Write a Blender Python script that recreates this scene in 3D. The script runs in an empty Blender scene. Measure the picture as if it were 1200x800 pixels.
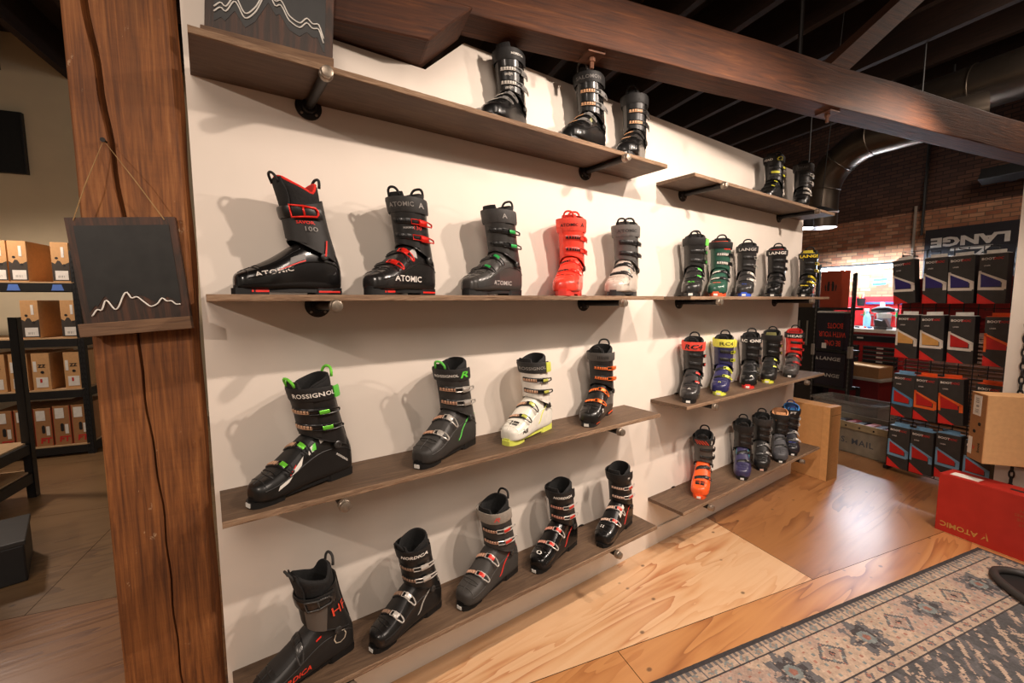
import bpy, bmesh, math, random
import numpy as np
from mathutils import Vector, Matrix
from mathutils.bvhtree import BVHTree

random.seed(7)
PI = math.pi
R = math.radians
scn = bpy.context.scene
COL = scn.collection

# ------------------------------------------------------------------ camera
D = 1.527
CAMZ = 0.9528 * D
F = 505.99487
yaw, pitch, roll = R(35.27271), R(-5.39694), R(-0.23925)
fw = Vector((math.sin(yaw) * math.cos(pitch), math.cos(yaw) * math.cos(pitch), math.sin(pitch)))
r0 = Vector((math.cos(yaw), -math.sin(yaw), 0))
u0 = r0.cross(fw)
RR = r0 * math.cos(roll) + u0 * math.sin(roll)
UU = -r0 * math.sin(roll) + u0 * math.cos(roll)
cd = bpy.data.cameras.new('camera')
cam = bpy.data.objects.new('camera', cd)
COL.objects.link(cam)
cd.sensor_width = 36
cd.lens = 36 * F / 1200
cd.clip_start = 0.02
M4 = Matrix((RR, UU, -fw)).transposed().to_4x4()
M4.translation = Vector((0, -D, CAMZ))
cam.matrix_world = M4
scn.camera = cam

# building grid: the beam, floor boards and brick wall are turned 13.3 degrees off the shelf wall
BA = R(-13.3)
Bv = Vector((math.cos(BA), math.sin(BA), 0))
Nv = Vector((-math.sin(BA), math.cos(BA), 0))


def W(b, n, z=0.0):
    p = Bv * b + Nv * n
    return Vector((p.x, p.y, z))


# ------------------------------------------------------------------ materials
def srgb(r, g, b):
    def c(v):
        v /= 255
        return v / 12.92 if v <= .04045 else ((v + .055) / 1.055) ** 2.4
    return (c(r), c(g), c(b), 1)


MATS = {}


class NT:
    def __init__(s, name):
        s.m = bpy.data.materials.new(name)
        s.m.use_nodes = True
        s.t = s.m.node_tree
        s.b = s.t.nodes['Principled BSDF']

    def n(s, typ, **kw):
        nd = s.t.nodes.new(typ)
        for k, v in kw.items():
            if k in nd.inputs:
                nd.inputs[k].default_value = v
            else:
                setattr(nd, k, v)
        return nd

    def l(s, a, b):
        s.t.links.new(a, b)

    def coord(s, scale=(1, 1, 1), rot=(0, 0, 0), loc=(0, 0, 0), kind='Object'):
        tc = s.n('ShaderNodeTexCoord')
        mp = s.n('ShaderNodeMapping')
        mp.inputs['Scale'].default_value = scale
        mp.inputs['Rotation'].default_value = rot
        mp.inputs['Location'].default_value = loc
        s.l(tc.outputs[kind], mp.inputs['Vector'])
        return mp.outputs['Vector']

    def ramp(s, fac, stops):
        r = s.n('ShaderNodeValToRGB')
        el = r.color_ramp.elements
        while len(el) < len(stops):
            el.new(.5)
        for e, (p, c) in zip(el, stops):
            e.position = p
            e.color = c
        s.l(fac, r.inputs['Fac'])
        return r.outputs['Color']

    def mix(s, fac, a, b, blend='MIX'):
        m = s.n('ShaderNodeMix', data_type='RGBA', blend_type=blend)
        for sock, v in ((m.inputs[0], fac), (m.inputs[6], a), (m.inputs[7], b)):
            if hasattr(v, 'is_linked'):
                s.l(v, sock)
            else:
                sock.default_value = v
        return m.outputs[2]

    def math(s, op, a, b=0.0, c=0.0):
        m = s.n('ShaderNodeMath', operation=op)
        for sock, v in zip(m.inputs, (a, b, c)):
            if hasattr(v, 'is_linked'):
                s.l(v, sock)
            else:
                sock.default_value = v
        return m.outputs[0]

    def bump(s, h, strength=.2, dist=.01):
        bp = s.n('ShaderNodeBump')
        bp.inputs['Strength'].default_value = strength
        bp.inputs['Distance'].default_value = dist
        s.l(h, bp.inputs['Height'])
        s.l(bp.outputs[0], s.b.inputs['Normal'])


def plain(name, rgb, rough=.5, metal=0, coat=0, vary=.08, scale=30, bump=0, emit=None):
    """procedural plastic, card, metal or cloth: base colour with a faint noise in it"""
    if name in MATS:
        return MATS[name]
    t = NT(name)
    c = srgb(*rgb)
    nz = t.n('ShaderNodeTexNoise', Scale=scale, Detail=4.0)
    t.l(t.coord(), nz.inputs['Vector'])
    lo = tuple(v * (1 - vary) for v in c[:3]) + (1,)
    hi = tuple(min(1, v * (1 + vary) + .002) for v in c[:3]) + (1,)
    t.l(t.ramp(nz.outputs[0], [(.3, lo), (.7, hi)]), t.b.inputs['Base Color'])
    t.b.inputs['Roughness'].default_value = rough
    t.b.inputs['Metallic'].default_value = metal
    t.b.inputs['Coat Weight'].default_value = coat
    t.b.inputs['Coat Roughness'].default_value = .12
    if bump:
        t.bump(nz.outputs[0], bump, .004)
    if emit:
        t.b.inputs['Emission Color'].default_value = srgb(*rgb)
        t.b.inputs['Emission Strength'].default_value = emit
    MATS[name] = t.m
    return t.m


def wood(name, stops, axis=0, grain=14, stretch=12, rough=.6, bump=.25, saw=False, distort=3.0):
    """sawn wood with grain along one local axis"""
    t = NT(name)
    sc = [grain] * 3
    sc[axis] = grain / stretch
    v = t.coord(tuple(sc))
    n1 = t.n('ShaderNodeTexNoise', Scale=1.0, Detail=9.0, Roughness=.62, Distortion=distort)
    t.l(v, n1.inputs['Vector'])
    n2 = t.n('ShaderNodeTexNoise', Scale=1.0, Detail=3.0)
    t.l(t.coord((2.1, 2.1, 2.1)), n2.inputs['Vector'])
    sc2 = [120.0] * 3
    sc2[axis] = 5.0
    n3 = t.n('ShaderNodeTexNoise', Scale=1.0, Detail=4.0)
    t.l(t.coord(tuple(sc2)), n3.inputs['Vector'])
    f = t.math('ADD', t.math('MULTIPLY', n1.outputs[0], .6), t.math('MULTIPLY', n2.outputs[0], .4))
    f = t.math('ADD', t.math('MULTIPLY', f, .72 if saw else .8), t.math('MULTIPLY', n3.outputs[0], .28 if saw else .2))
    col = t.ramp(f, stops)
    if saw:
        n5 = t.n('ShaderNodeTexNoise', Scale=1.0, Detail=3.0)
        t.l(t.coord((5, 5, 90)), n5.inputs['Vector'])
        col = t.mix(.07, col, t.ramp(n5.outputs[0], [(.36, srgb(96, 84, 74)), (.5, srgb(255, 255, 255)), (.7, srgb(255, 238, 214))]), 'MULTIPLY')
        n6 = t.n('ShaderNodeTexNoise', Scale=1.0, Detail=6.0, Roughness=.7)
        t.l(t.coord((34, 34, 22)), n6.inputs['Vector'])
        n7 = t.n('ShaderNodeTexNoise', Scale=1.0, Detail=1.0)
        t.l(t.coord((5, 5, 2.2)), n7.inputs['Vector'])
        fl = t.math('MULTIPLY', t.ramp(n6.outputs[0], [(.63, (0, 0, 0, 1)), (.67, (1, 1, 1, 1))]), t.ramp(n7.outputs[0], [(.52, (0, 0, 0, 1)), (.64, (1, 1, 1, 1))]))
        col = t.mix(t.math('MULTIPLY', fl, .6), col, srgb(214, 186, 150))
        n8 = t.n('ShaderNodeTexNoise', Scale=1.0, Detail=2.0)
        t.l(t.coord((9, 9, .9)), n8.inputs['Vector'])
        col = t.mix(t.math('MULTIPLY', t.ramp(n8.outputs[0], [(.55, (0, 0, 0, 1)), (.72, (1, 1, 1, 1))]), .5), col, srgb(58, 40, 28))
        f = t.math('ADD', f, t.math('MULTIPLY', n5.outputs[0], .2))
    t.l(col, t.b.inputs['Base Color'])
    t.b.inputs['Roughness'].default_value = rough
    t.bump(f, bump, .01)
    MATS[name] = t.m
    return t.m


def plywood(name, light, mid, dark, seed):
    """rotary cut plywood: wandering cathedral figure plus small knots"""
    t = NT(name)
    rot = (0, 0, -BA)
    v = t.coord((.55, 4.2, 1), rot, (seed, seed * 1.7, 0))
    n1 = t.n('ShaderNodeTexNoise', Scale=1.3, Detail=3.0, Roughness=.5, Distortion=.6)
    t.l(v, n1.inputs['Vector'])
    rings = t.math('FRACT', t.math('MULTIPLY', n1.outputs[0], 9.0))
    rings = t.math('POWER', rings, 2.2)
    n2 = t.n('ShaderNodeTexNoise', Scale=1.0, Detail=5.0)
    t.l(t.coord((2, 60, 1), rot), n2.inputs['Vector'])
    n4 = t.n('ShaderNodeTexNoise', Scale=1.0, Detail=2.0)
    t.l(t.coord((1.2, 2.6, 1), rot, (seed * 3, 0, 0)), n4.inputs['Vector'])
    amt = t.math('MULTIPLY', t.ramp(n4.outputs[0], [(.36, (0, 0, 0, 1)), (.6, (1, 1, 1, 1))]), 1.0)
    f = t.math('ADD', t.math('MULTIPLY', t.math('MULTIPLY', rings, amt), .75), t.math('MULTIPLY', n2.outputs[0], .35))
    col = t.ramp(f, [(.05, light), (.42, mid), (.9, dark)])
    vo = t.n('ShaderNodeTexVoronoi', Scale=1.0)
    t.l(t.coord((5.5, 7.5, 1), rot, (seed * 5, seed, 0)), vo.inputs['Vector'])
    kn = t.ramp(vo.outputs['Distance'], [(.045, (1, 1, 1, 1)), (.085, (0, 0, 0, 1))])
    col = t.mix(t.math('MULTIPLY', kn, .75), col, srgb(70, 45, 25))
    t.l(col, t.b.inputs['Base Color'])
    t.b.inputs['Roughness'].default_value = .38
    t.b.inputs['Coat Weight'].default_value = .95
    t.b.inputs['Coat Roughness'].default_value = .31
    t.bump(f, .3, .006)
    return t.m


# ------------------------------------------------------------------ mesh helpers
def obj(name, bm, mat, parent=None, smooth=False, kind=None, normals=True):
    if normals:
        bmesh.ops.recalc_face_normals(bm, faces=bm.faces[:])
    me = bpy.data.meshes.new(name)
    bm.to_mesh(me)
    bm.free()
    for m in (mat if isinstance(mat, (list, tuple)) else [mat]):
        me.materials.append(m)
    if smooth:
        me.polygons.foreach_set('use_smooth', [True] * len(me.polygons))
        if smooth is not True:
            me.set_sharp_from_angle(angle=R(smooth))
    o = bpy.data.objects.new(name, me)
    COL.objects.link(o)
    if parent:
        o.parent = parent
    if kind:
        o['kind'] = kind
    return o


def tag(o, label, cat, group=None, loc=None, rz=None):
    o['label'] = label
    o['category'] = cat
    if group:
        o['group'] = group
    if loc is not None:
        o.location = loc
    if rz is not None:
        o.rotation_euler = (0, 0, rz)
    return o


def thing(name, label, cat, loc=(0, 0, 0), rz=0.0, group=None, rot=None):
    o = bpy.data.objects.new(name, None)
    o.empty_display_size = .05
    COL.objects.link(o)
    tag(o, label, cat, group, loc, rz)
    if rot:
        o.rotation_euler = rot
    return o


def struct(name, bm, mat, **kw):
    return obj(name, bm, mat, kind='structure', **kw)


def BM():
    return bmesh.new()


def box(bm, c, s, rot=None, bev=0.0, mi=0):
    vs = [bm.verts.new((x * s[0] / 2, y * s[1] / 2, z * s[2] / 2)) for z in (-1, 1) for y in (-1, 1) for x in (-1, 1)]
    fs = []
    for idx in ((0, 2, 3, 1), (4, 5, 7, 6), (0, 1, 5, 4), (2, 6, 7, 3), (0, 4, 6, 2), (1, 3, 7, 5)):
        f = bm.faces.new([vs[i] for i in idx])
        f.material_index = mi
        fs.append(f)
    if bev:
        es = list({e for f in fs for e in f.edges})
        r = bmesh.ops.bevel(bm, geom=es, offset=bev, segments=2, affect='EDGES', profile=.6)
        vs = list({v for f in r['faces'] for v in f.verts} | {v for v in vs if v.is_valid})
        allv = set(vs)
        for v in vs:
            for e in v.link_edges:
                allv.add(e.other_vert(v))
        vs = list(allv)
    m = Matrix.Translation(c)
    if rot:
        m = m @ Matrix.Rotation(rot[2], 4, 'Z') @ Matrix.Rotation(rot[1], 4, 'Y') @ Matrix.Rotation(rot[0], 4, 'X')
    for v in vs:
        v.co = m @ v.co
    return bm


def bxr(bm, x0, x1, y0, y1, z0, z1, bev=0.0, mi=0):
    return box(bm, ((x0 + x1) / 2, (y0 + y1) / 2, (z0 + z1) / 2), (x1 - x0, y1 - y0, z1 - z0), bev=bev, mi=mi)


def prism(bm, poly, a0, a1, axis='Z', mi=0):
    def P(p, a):
        if axis == 'Z':
            return (p[0], p[1], a)
        if axis == 'Y':
            return (p[0], a, p[1])
        return (a, p[0], p[1])
    lo = [bm.verts.new(P(p, a0)) for p in poly]
    hi = [bm.verts.new(P(p, a1)) for p in poly]
    n = len(poly)
    fs = [bm.faces.new(lo[::-1]), bm.faces.new(hi)]
    for i in range(n):
        fs.append(bm.faces.new((lo[i], lo[(i + 1) % n], hi[(i + 1) % n], hi[i])))
    for f in fs:
        f.material_index = mi
    return bm


def tube(bm, pts, r, seg=8, closed=False, cap=True, mi=0):
    pts = [Vector(p) for p in pts]
    n = len(pts)
    rs = r if isinstance(r, (list, tuple)) else [r] * n
    rings = []
    up = None
    for i in range(n):
        if closed:
            d = pts[(i + 1) % n] - pts[i - 1]
        else:
            d = pts[min(i + 1, n - 1)] - pts[max(i - 1, 0)]
        d.normalize()
        if up is None:
            up = Vector((0, 0, 1)) if abs(d.z) < .9 else Vector((1, 0, 0))
        a = d.cross(up).normalized()
        up = a.cross(d).normalized()
        rings.append([bm.verts.new(pts[i] + (a * math.cos(t * 2 * PI / seg) + up * math.sin(t * 2 * PI / seg)) * rs[i]) for t in range(seg)])
    for i in range(n if closed else n - 1):
        A, Bq = rings[i], rings[(i + 1) % n]
        for t in range(seg):
            f = bm.faces.new((A[t], A[(t + 1) % seg], Bq[(t + 1) % seg], Bq[t]))
            f.material_index = mi
    if cap and not closed:
        bm.faces.new(rings[0][::-1]).material_index = mi
        bm.faces.new(rings[-1]).material_index = mi
    return bm


def lathe(bm, prof, c=(0, 0, 0), axis=(0, 0, 1), seg=20, mi=0):
    q = Vector((0, 0, 1)).rotation_difference(Vector(axis))
    c = Vector(c)
    rings = []
    for r, z in prof:
        rings.append([bm.verts.new(c + q @ Vector((r * math.cos(2 * PI * t / seg), r * math.sin(2 * PI * t / seg), z))) for t in range(seg)])
    for A, Bq in zip(rings, rings[1:]):
        for t in range(seg):
            bm.faces.new((A[t], A[(t + 1) % seg], Bq[(t + 1) % seg], Bq[t])).material_index = mi
    bm.faces.new(rings[0][::-1]).material_index = mi
    bm.faces.new(rings[-1]).material_index = mi
    return bm


TXT = {}


def text2d(s, size=1.0, bold=.0, shear=0.0, spacing=1.0):
    """verts and faces of lettering, centred on the origin, cap height scaled to size"""
    key = (s, bold, shear, spacing)
    if key not in TXT:
        cu = bpy.data.curves.new('lettering', 'FONT')
        cu.body = s
        cu.size = 1
        cu.offset = bold
        cu.shear = shear
        cu.space_character = spacing
        cu.resolution_u = 2
        cu.align_x = 'CENTER'
        o = bpy.data.objects.new('lettering', cu)
        COL.objects.link(o)
        dg = bpy.context.evaluated_depsgraph_get()
        me = bpy.data.meshes.new_from_object(o.evaluated_get(dg))
        vs = [(v.co.x, v.co.y) for v in me.vertices]
        fs = [tuple(p.vertices) for p in me.polygons]
        bpy.data.objects.remove(o)
        bpy.data.curves.remove(cu)
        bpy.data.meshes.remove(me)
        xs = [v[0] for v in vs] or [0]
        ys = [v[1] for v in vs] or [0, 1]
        cx, cy, h = (min(xs) + max(xs)) / 2, (min(ys) + max(ys)) / 2, (max(ys) - min(ys)) or 1
        TXT[key] = ([((x - cx) / h, (y - cy) / h) for x, y in vs], fs, (max(xs) - min(xs)) / h)
    vs, fs, asp = TXT[key]
    return [(x * size, y * size) for x, y in vs], fs, asp * size


def letter(bm, s, size, fn, bold=.012, shear=0.0, spacing=1.0, wide=1.0, mi=0):
    """put lettering on a surface: fn(x, y) gives the 3-D point"""
    vs, fs, _ = text2d(s, size, bold, shear, spacing)
    out = []
    for x, y in vs:
        out.append(bm.verts.new(fn(x * wide, y)))
    for f in fs:
        try:
            bm.faces.new([out[i] for i in f]).material_index = mi
        except ValueError:
            pass
    return bm


def pchip(xs, ys):
    xs = np.array(xs, float)
    ys = np.array(ys, float)
    h = np.diff(xs)
    dl = np.diff(ys) / h
    m = np.zeros_like(ys)
    for i in range(1, len(xs) - 1):
        if dl[i - 1] * dl[i] > 0:
            m[i] = 2 * dl[i - 1] * dl[i] / (dl[i - 1] + dl[i])
    m[0], m[-1] = dl[0], dl[-1]

    def f(x):
        x = min(max(x, xs[0]), xs[-1])
        i = min(max(int(np.searchsorted(xs, x)) - 1, 0), len(h) - 1)
        t = (x - xs[i]) / h[i]
        return float((2 * t**3 - 3 * t**2 + 1) * ys[i] + (t**3 - 2 * t**2 + t) * h[i] * m[i] + (-2 * t**3 + 3 * t**2) * ys[i + 1] + (t**3 - t**2) * h[i] * m[i + 1])
    return f


def spow(v, p):
    return math.copysign(abs(v) ** p, v)

# ------------------------------------------------------------------ ski boots
# local axes: toe +X, buckle side +Y, up +Z, sole resting on z = 0
cW = pchip([-.152, -.147, -.128, -.09, -.05, -.01, .02, .05, .08, .105, .125, .138, .146, .149], [.016, .029, .0385, .0405, .041, .0425, .0445, .0475, .049, .048, .0435, .0365, .0265, .0165])
cB = pchip([-.152, -.14, -.1, 0, .1, .135, .149], [.024, .017, .014, .016, .014, .015, .019])
cT_ALP = pchip([-.152, -.146, -.125, -.09, -.05, -.01, .02, .05, .08, .105, .125, .138, .146, .149], [.075, .11, .15, .17, .172, .158, .137, .114, .093, .080, .071, .064, .058, .051])
cT_TOUR = pchip([-.152, -.146, -.125, -.09, -.05, -.01, .02, .05, .08, .105, .125, .138, .146, .149], [.075, .11, .15, .165, .163, .146, .125, .105, .089, .078, .070, .063, .057, .050])
uX = pchip([.09, .13, .18, .23, .28, .31, .36], [-.078, -.071, -.061, -.051, -.041, -.034, -.022])
uD = pchip([.09, .13, .18, .23, .28, .31, .36], [.068, .066, .0615, .0595, .0605, .0615, .063])
uW = pchip([.09, .13, .18, .23, .28, .31, .36], [.0495, .0505, .0505, .0515, .0545, .0565, .059])


class Surf:
    def __init__(s, p, ctr):
        s.p, s.c = p, ctr

    def at(s, u, v, off=0.0):
        P = Vector(s.p(u, v))
        if not off:
            return P
        e = 1e-3
        du = Vector(s.p(u + e, v)) - Vector(s.p(u - e, v))
        dv = Vector(s.p(u, v + e)) - Vector(s.p(u, v - e))
        n = du.cross(dv)
        if n.length < 1e-12:
            n = P - Vector(s.c(v))
        n.normalize()
        if n.dot(P - Vector(s.c(v))) < 0:
            n = -n
        return P + n * off


def cuff_p(a, z):
    return (uX(z) + uD(z) * spow(math.cos(a), .86), uW(z) * spow(math.sin(a), .86), z)


CUFF = Surf(cuff_p, lambda z: (uX(z), 0, z))


def clog_surf(cT):
    def p(b, x):
        zb, zt = cB(x), cT(x)
        zc = zb + .36 * (zt - zb)
        c, s = math.cos(b), math.sin(b)
        h = (zt - zc) if s > 0 else (zc - zb)
        k = .70 if s > 0 else .5
        return (x, cW(x) * spow(c, k), zc + h * spow(s, k))
    return Surf(p, lambda x: (x, 0, cB(x) + .36 * (cT(x) - cB(x))))


CLOG_A, CLOG_T = clog_surf(cT_ALP), clog_surf(cT_TOUR)


def band(bm, S, u0, u1, v0, v1, hw, off, th, n=14, hw1=None, off1=None, round_end=False):
    """a strap laid on surface S, running from (u0, v0) to (u1, v1)"""
    hw1 = hw if hw1 is None else hw1
    off1 = off if off1 is None else off1
    top, bot = [], []
    for i in range(n + 1):
        t = i / n
        u, v, h, o = u0 + (u1 - u0) * t, v0 + (v1 - v0) * t, hw + (hw1 - hw) * t, off + (off1 - off) * t
        if round_end:
            h *= min(1, math.sqrt(max(.08, 1 - max(0, abs(2 * t - 1) - .86) ** 2 / .14 ** 2)))
        top.append([bm.verts.new(S.at(u, v + h * k, o + th * (1 if abs(k) < .9 else .55))) for k in (-1, -.7, 0, .7, 1)])
        bot.append([bm.verts.new(S.at(u, v + h * k, o)) for k in (-1, 1)])
    for i in range(n):
        for k in range(4):
            bm.faces.new((top[i][k], top[i + 1][k], top[i + 1][k + 1], top[i][k + 1]))
        bm.faces.new((bot[i][0], bot[i][1], bot[i + 1][1], bot[i + 1][0]))
        bm.faces.new((top[i][0], bot[i][0], bot[i + 1][0], top[i + 1][0]))
        bm.faces.new((top[i][4], top[i + 1][4], bot[i + 1][1], bot[i][1]))
    for i in (0, n):
        bm.faces.new(top[i] + [bot[i][1], bot[i][0]])
    return bm


def patch(bm, S, quad, off, th, n=5, m=4):
    """flat decal-like plate on surface S, quad = four (u, v) corners"""
    g = []
    for i in range(n + 1):
        row = []
        for j in range(m + 1):
            s, t = i / n, j / m
            u = (quad[0][0] * (1 - s) + quad[1][0] * s) * (1 - t) + (quad[3][0] * (1 - s) + quad[2][0] * s) * t
            v = (quad[0][1] * (1 - s) + quad[1][1] * s) * (1 - t) + (quad[3][1] * (1 - s) + quad[2][1] * s) * t
            row.append((bm.verts.new(S.at(u, v, off + th)), bm.verts.new(S.at(u, v, off))))
        g.append(row)
    for i in range(n):
        for j in range(m):
            bm.faces.new((g[i][j][0], g[i + 1][j][0], g[i + 1][j + 1][0], g[i][j + 1][0]))
    for i in range(n):
        for j in (0, m):
            bm.faces.new((g[i][j][0], g[i][j][1], g[i + 1][j][1], g[i + 1][j][0]))
    for j in range(m):
        for i in (0, n):
            bm.faces.new((g[i][j][0], g[i][j + 1][0], g[i][j + 1][1], g[i][j][1]))
    return bm


def loop_frame(bm, S, u0, u1, v, hw0, hw1, o0, o1, r, slope=0.0):
    pts = []
    for u, k, o, h in ((u0, -1, o0, hw0), ((u0 + u1) / 2, -1, (o0 + o1) / 2, (hw0 + hw1) / 2), (u1 - (u1 - u0) * .08, -1, o1, hw1), (u1, -.4, o1, hw1), (u1, .4, o1, hw1),
                       (u1 - (u1 - u0) * .08, 1, o1, hw1), ((u0 + u1) / 2, 1, (o0 + o1) / 2, (hw0 + hw1) / 2), (u0, 1, o0, hw0)):
        pts.append(S.at(u, v + slope * (u - u0) + k * h, o))
    return tube(bm, pts, r, seg=6, closed=True)


def P_(name, rgb, **k):
    return plain(name, rgb, **k)


BLACK = (20, 19, 19)
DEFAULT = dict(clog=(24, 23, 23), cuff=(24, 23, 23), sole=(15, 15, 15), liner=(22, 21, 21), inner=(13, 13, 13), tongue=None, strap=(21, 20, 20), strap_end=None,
               lever=(150, 148, 145), ladder=(40, 40, 40), base=(17, 17, 17), loop=(18, 18, 18), stripe=None, texts=(), patches=(), gloss=.32, rough_clog=.3, toe_tag=(225, 222, 215), kind='alpine', frame=None,
               rear_loop=True, front_loop=False, tongue_h=.322, cuff_low=None, sole_stripe=None, rim=None, strap_hw=.019, insole=None, clog_cap=None)


def colour_name(rgb):
    return '%02x%02x%02x' % tuple(int(v) for v in rgb)


def plast(rgb, rough=.33):
    if max(rgb) < 100:
        rgb = tuple(v * (.55 + .35 * max(rgb) / 100) for v in rgb)
    return plain('shell plastic ' + colour_name(rgb) + ' %.2f' % rough, rgb, rough=rough, coat=.25 if rough < .4 else 0, vary=.06, scale=60)


def cloth(rgb):
    return plain('liner fabric ' + colour_name(rgb), rgb, rough=.85, vary=.22, scale=160, bump=.25)


def ink(rgb):
    return plain('printed ink ' + colour_name(rgb), rgb, rough=.45, vary=.03)


def make_boot(label, loc, ang, s, group, **kw):
    c = dict(DEFAULT)
    c.update(kw)
    t = thing('ski_boot', label, 'ski boot', loc, ang, group)
    t.scale = (s, s, s)
    tour = c['kind'] == 'tour'
    view = math.degrees(math.atan2(-D - loc[1], -loc[0]) - ang)   # which way the boot is turned towards the shop
    view = (view + 180) % 360 - 180
    CL = CLOG_T if tour else CLOG_A
    rc = c['rough_clog']
    # sole -----------------------------------------------------------------
    bm = BM()
    toe = [(.075, -.033), (.115, -.035), (.142, -.028), (.155, -.017), (.158, 0), (.155, .017), (.142, .028), (.115, .035), (.075, .033)]
    heel = [(-.156, -.012), (-.15, -.026), (-.14, -.032), (-.07, -.032), (-.062, -.026), (-.062, .026), (-.07, .032), (-.14, .032), (-.15, .026), (-.156, .012)]
    mid = [(-.08, -.028), (.09, -.03), (.09, .03), (-.08, .028)]
    prism(bm, toe, 0, .0185)
    prism(bm, heel, 0, .0235)
    prism(bm, mid, .008, .018)
    prism(bm, [(.13, -.024), (.15, -.014), (.1515, 0), (.15, .014), (.13, .024)], .018, .026)
    sole = obj('sole', bm, plast(c['sole'], .5), t, smooth=35)
    if c['toe_tag']:
        bm = box(BM(), (.1577, 0, .0098), (.003, .020, .0115))
        obj('toe_tag', bm, ink(c['toe_tag']), sole)
    if c['sole_stripe']:
        for x_, y_, l_ in ((.098, .0338, .045), (-.105, .0321, .07)):
            obj('sole_stripe', box(BM(), (x_, y_, .0105), (l_, .002, .006), bev=.0006), plast(c['sole_stripe'], .45), sole)
    # lower shell -----------------------------------------------------------
    bm = BM()
    xs = [-.152 + .301 * (.5 - .5 * math.cos(PI * i / 38)) for i in range(39)]
    nb = 30
    rings = [[bm.verts.new(CL.p(2 * PI * j / nb + .001, x)) for j in range(nb)] for x in xs]
    for A, B_ in zip(rings, rings[1:]):
        for j in range(nb):
            bm.faces.new((A[j], A[(j + 1) % nb], B_[(j + 1) % nb], B_[j]))
    bm.faces.new(rings[0])
    bm.faces.new(rings[-1])
    bmesh.ops.recalc_face_normals(bm, faces=bm.faces[:])
    bvh = BVHTree.FromBMesh(bm)
    clog = obj('lower_shell', bm, plast(c['clog'], rc), t, smooth=True)
    # moulded seam, instep cover and toe ridge
    bm = BM()
    patch(bm, CL, ((R(52), -.02), (R(52), .098), (R(128), .098), (R(128), -.02)), -.0005, .0028, 8, 6)
    tube(bm, [CL.at(R(118 - 66 * k / 10), .104 + .006 * math.sin(PI * k / 10), .0) for k in range(11)], .0022, 6)
    tube(bm, [CL.at(R(12), -.14 + .27 * k / 16, .0) for k in range(17)], .0022, 6)
    tube(bm, [CL.at(R(90), .072 + .07 * k / 8, -.0006) for k in range(9)], .0026, 6)
    tube(bm, [CL.at(R(28 + 124 * k / 14), .128, -.0004) for k in range(15)], .0018, 6)
    obj('instep_cover', bm, plast(c['clog_cap'] or c['clog'], min(.6, rc + .12)), clog, smooth=40)
    # cuff ------------------------------------------------------------------
    low = c['cuff_low'] or 0
    zb = lambda a: .128 + .036 * math.cos(a) + low
    zt = (lambda a: .268 - .018 * math.cos(a)) if tour else (lambda a: .283 - .008 * math.cos(a))
    bm = BM()
    na, nz = 36, 12
    outer = [[bm.verts.new(CUFF.p(2 * PI * i / na, zb(2 * PI * i / na) + (zt(2 * PI * i / na) - zb(2 * PI * i / na)) * k / nz)) for i in range(na)] for k in range(nz + 1)]
    inner = [[bm.verts.new(CUFF.at(2 * PI * i / na, zt(2 * PI * i / na) - .002 - d, -.005)) for i in range(na)] for d in (0, .05)]
    rows = outer + inner
    for A, B_ in zip(rows, rows[1:]):
        for i in range(na):
            bm.faces.new((A[i], A[(i + 1) % na], B_[(i + 1) % na], B_[i]))
    cuff = obj('cuff', bm, plast(c['cuff'], c['gloss']), t, smooth=60)
    bm = BM()
    # overlapping flap at the front, spine at the back and rolled lower edge
    patch(bm, CUFF, ((R(-24), .172), (R(66), .152), (R(60), zt(0) - .006), (R(-24), zt(0) - .004)), 0, .0034, 9, 7)
    band(bm, CUFF, R(180), R(180.01), .14, .141, .001, 0, .001, 1)
    patch(bm, CUFF, ((R(168), .115), (R(192), .115), (R(190), .292), (R(170), .292)), -.001, .006, 3, 8)
    tube(bm, [CUFF.at(2 * PI * i / 32, zb(2 * PI * i / 32) + .001, .0) for i in range(32)], .0022, 6, closed=True)
    obj('cuff_overlap', bm, plast(c['cuff'], min(.6, c['gloss'] + .1)), cuff, smooth=40)
    for sgn in (1, -1):
        p = CUFF.at(R(90 * sgn + 8 * sgn), .117, 0)
        bm = lathe(BM(), [(.012, -.004), (.012, .002), (.0095, .004), (.005, .004), (.0045, .0025)], p, (0, sgn, .05), 14)
        obj('pivot_bolt', bm, plast(c.get('pivot', (60, 58, 56)), .35), cuff, smooth=40)
    # liner -----------------------------------------------------------------
    if tour:
        rz = lambda a: .327 + .012 * math.cos(2 * a) - .016 * math.exp(-((abs((a + PI) % (2 * PI) - PI) - R(108)) / R(20)) ** 2)
    else:
        rz = lambda a: .316 - .022 * math.cos(a) - .008 * math.exp(-((abs((a + PI) % (2 * PI) - PI) - R(52)) / R(20)) ** 2)
    bm = BM()
    rows = []
    for f_, o_ in ((0, -.0075), (.35, -.0065), (.7, -.005), (.92, -.0045), (1.0, -.008), (1.0, -.0135), (.85, -.0165), (.5, -.0165), (0, -.0165), (-.9, -.0175)):
        rows.append([bm.verts.new(CUFF.at(2 * PI * i / na, .262 + (rz(2 * PI * i / na) - .262) * f_ + (.002 if o_ == -.0135 else 0), o_)) for i in range(na)])
    for A, B_ in zip(rows, rows[1:]):
        for i in range(na):
            bm.faces.new((A[i], A[(i + 1) % na], B_[(i + 1) % na], B_[i]))
    bm.faces.new(rows[-1])
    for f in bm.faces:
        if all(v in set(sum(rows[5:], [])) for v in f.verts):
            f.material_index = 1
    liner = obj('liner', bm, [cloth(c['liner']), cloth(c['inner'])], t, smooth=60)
    bm = BM()
    band(bm, CUFF, R(-36), R(36), (c['tongue_h'] + .245) / 2, (c['tongue_h'] + .245) / 2, (c['tongue_h'] - .245) / 2, -.007, .007, 8, round_end=True)
    obj('tongue', bm, cloth(c['tongue'] or c['liner']), liner, smooth=50)
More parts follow.
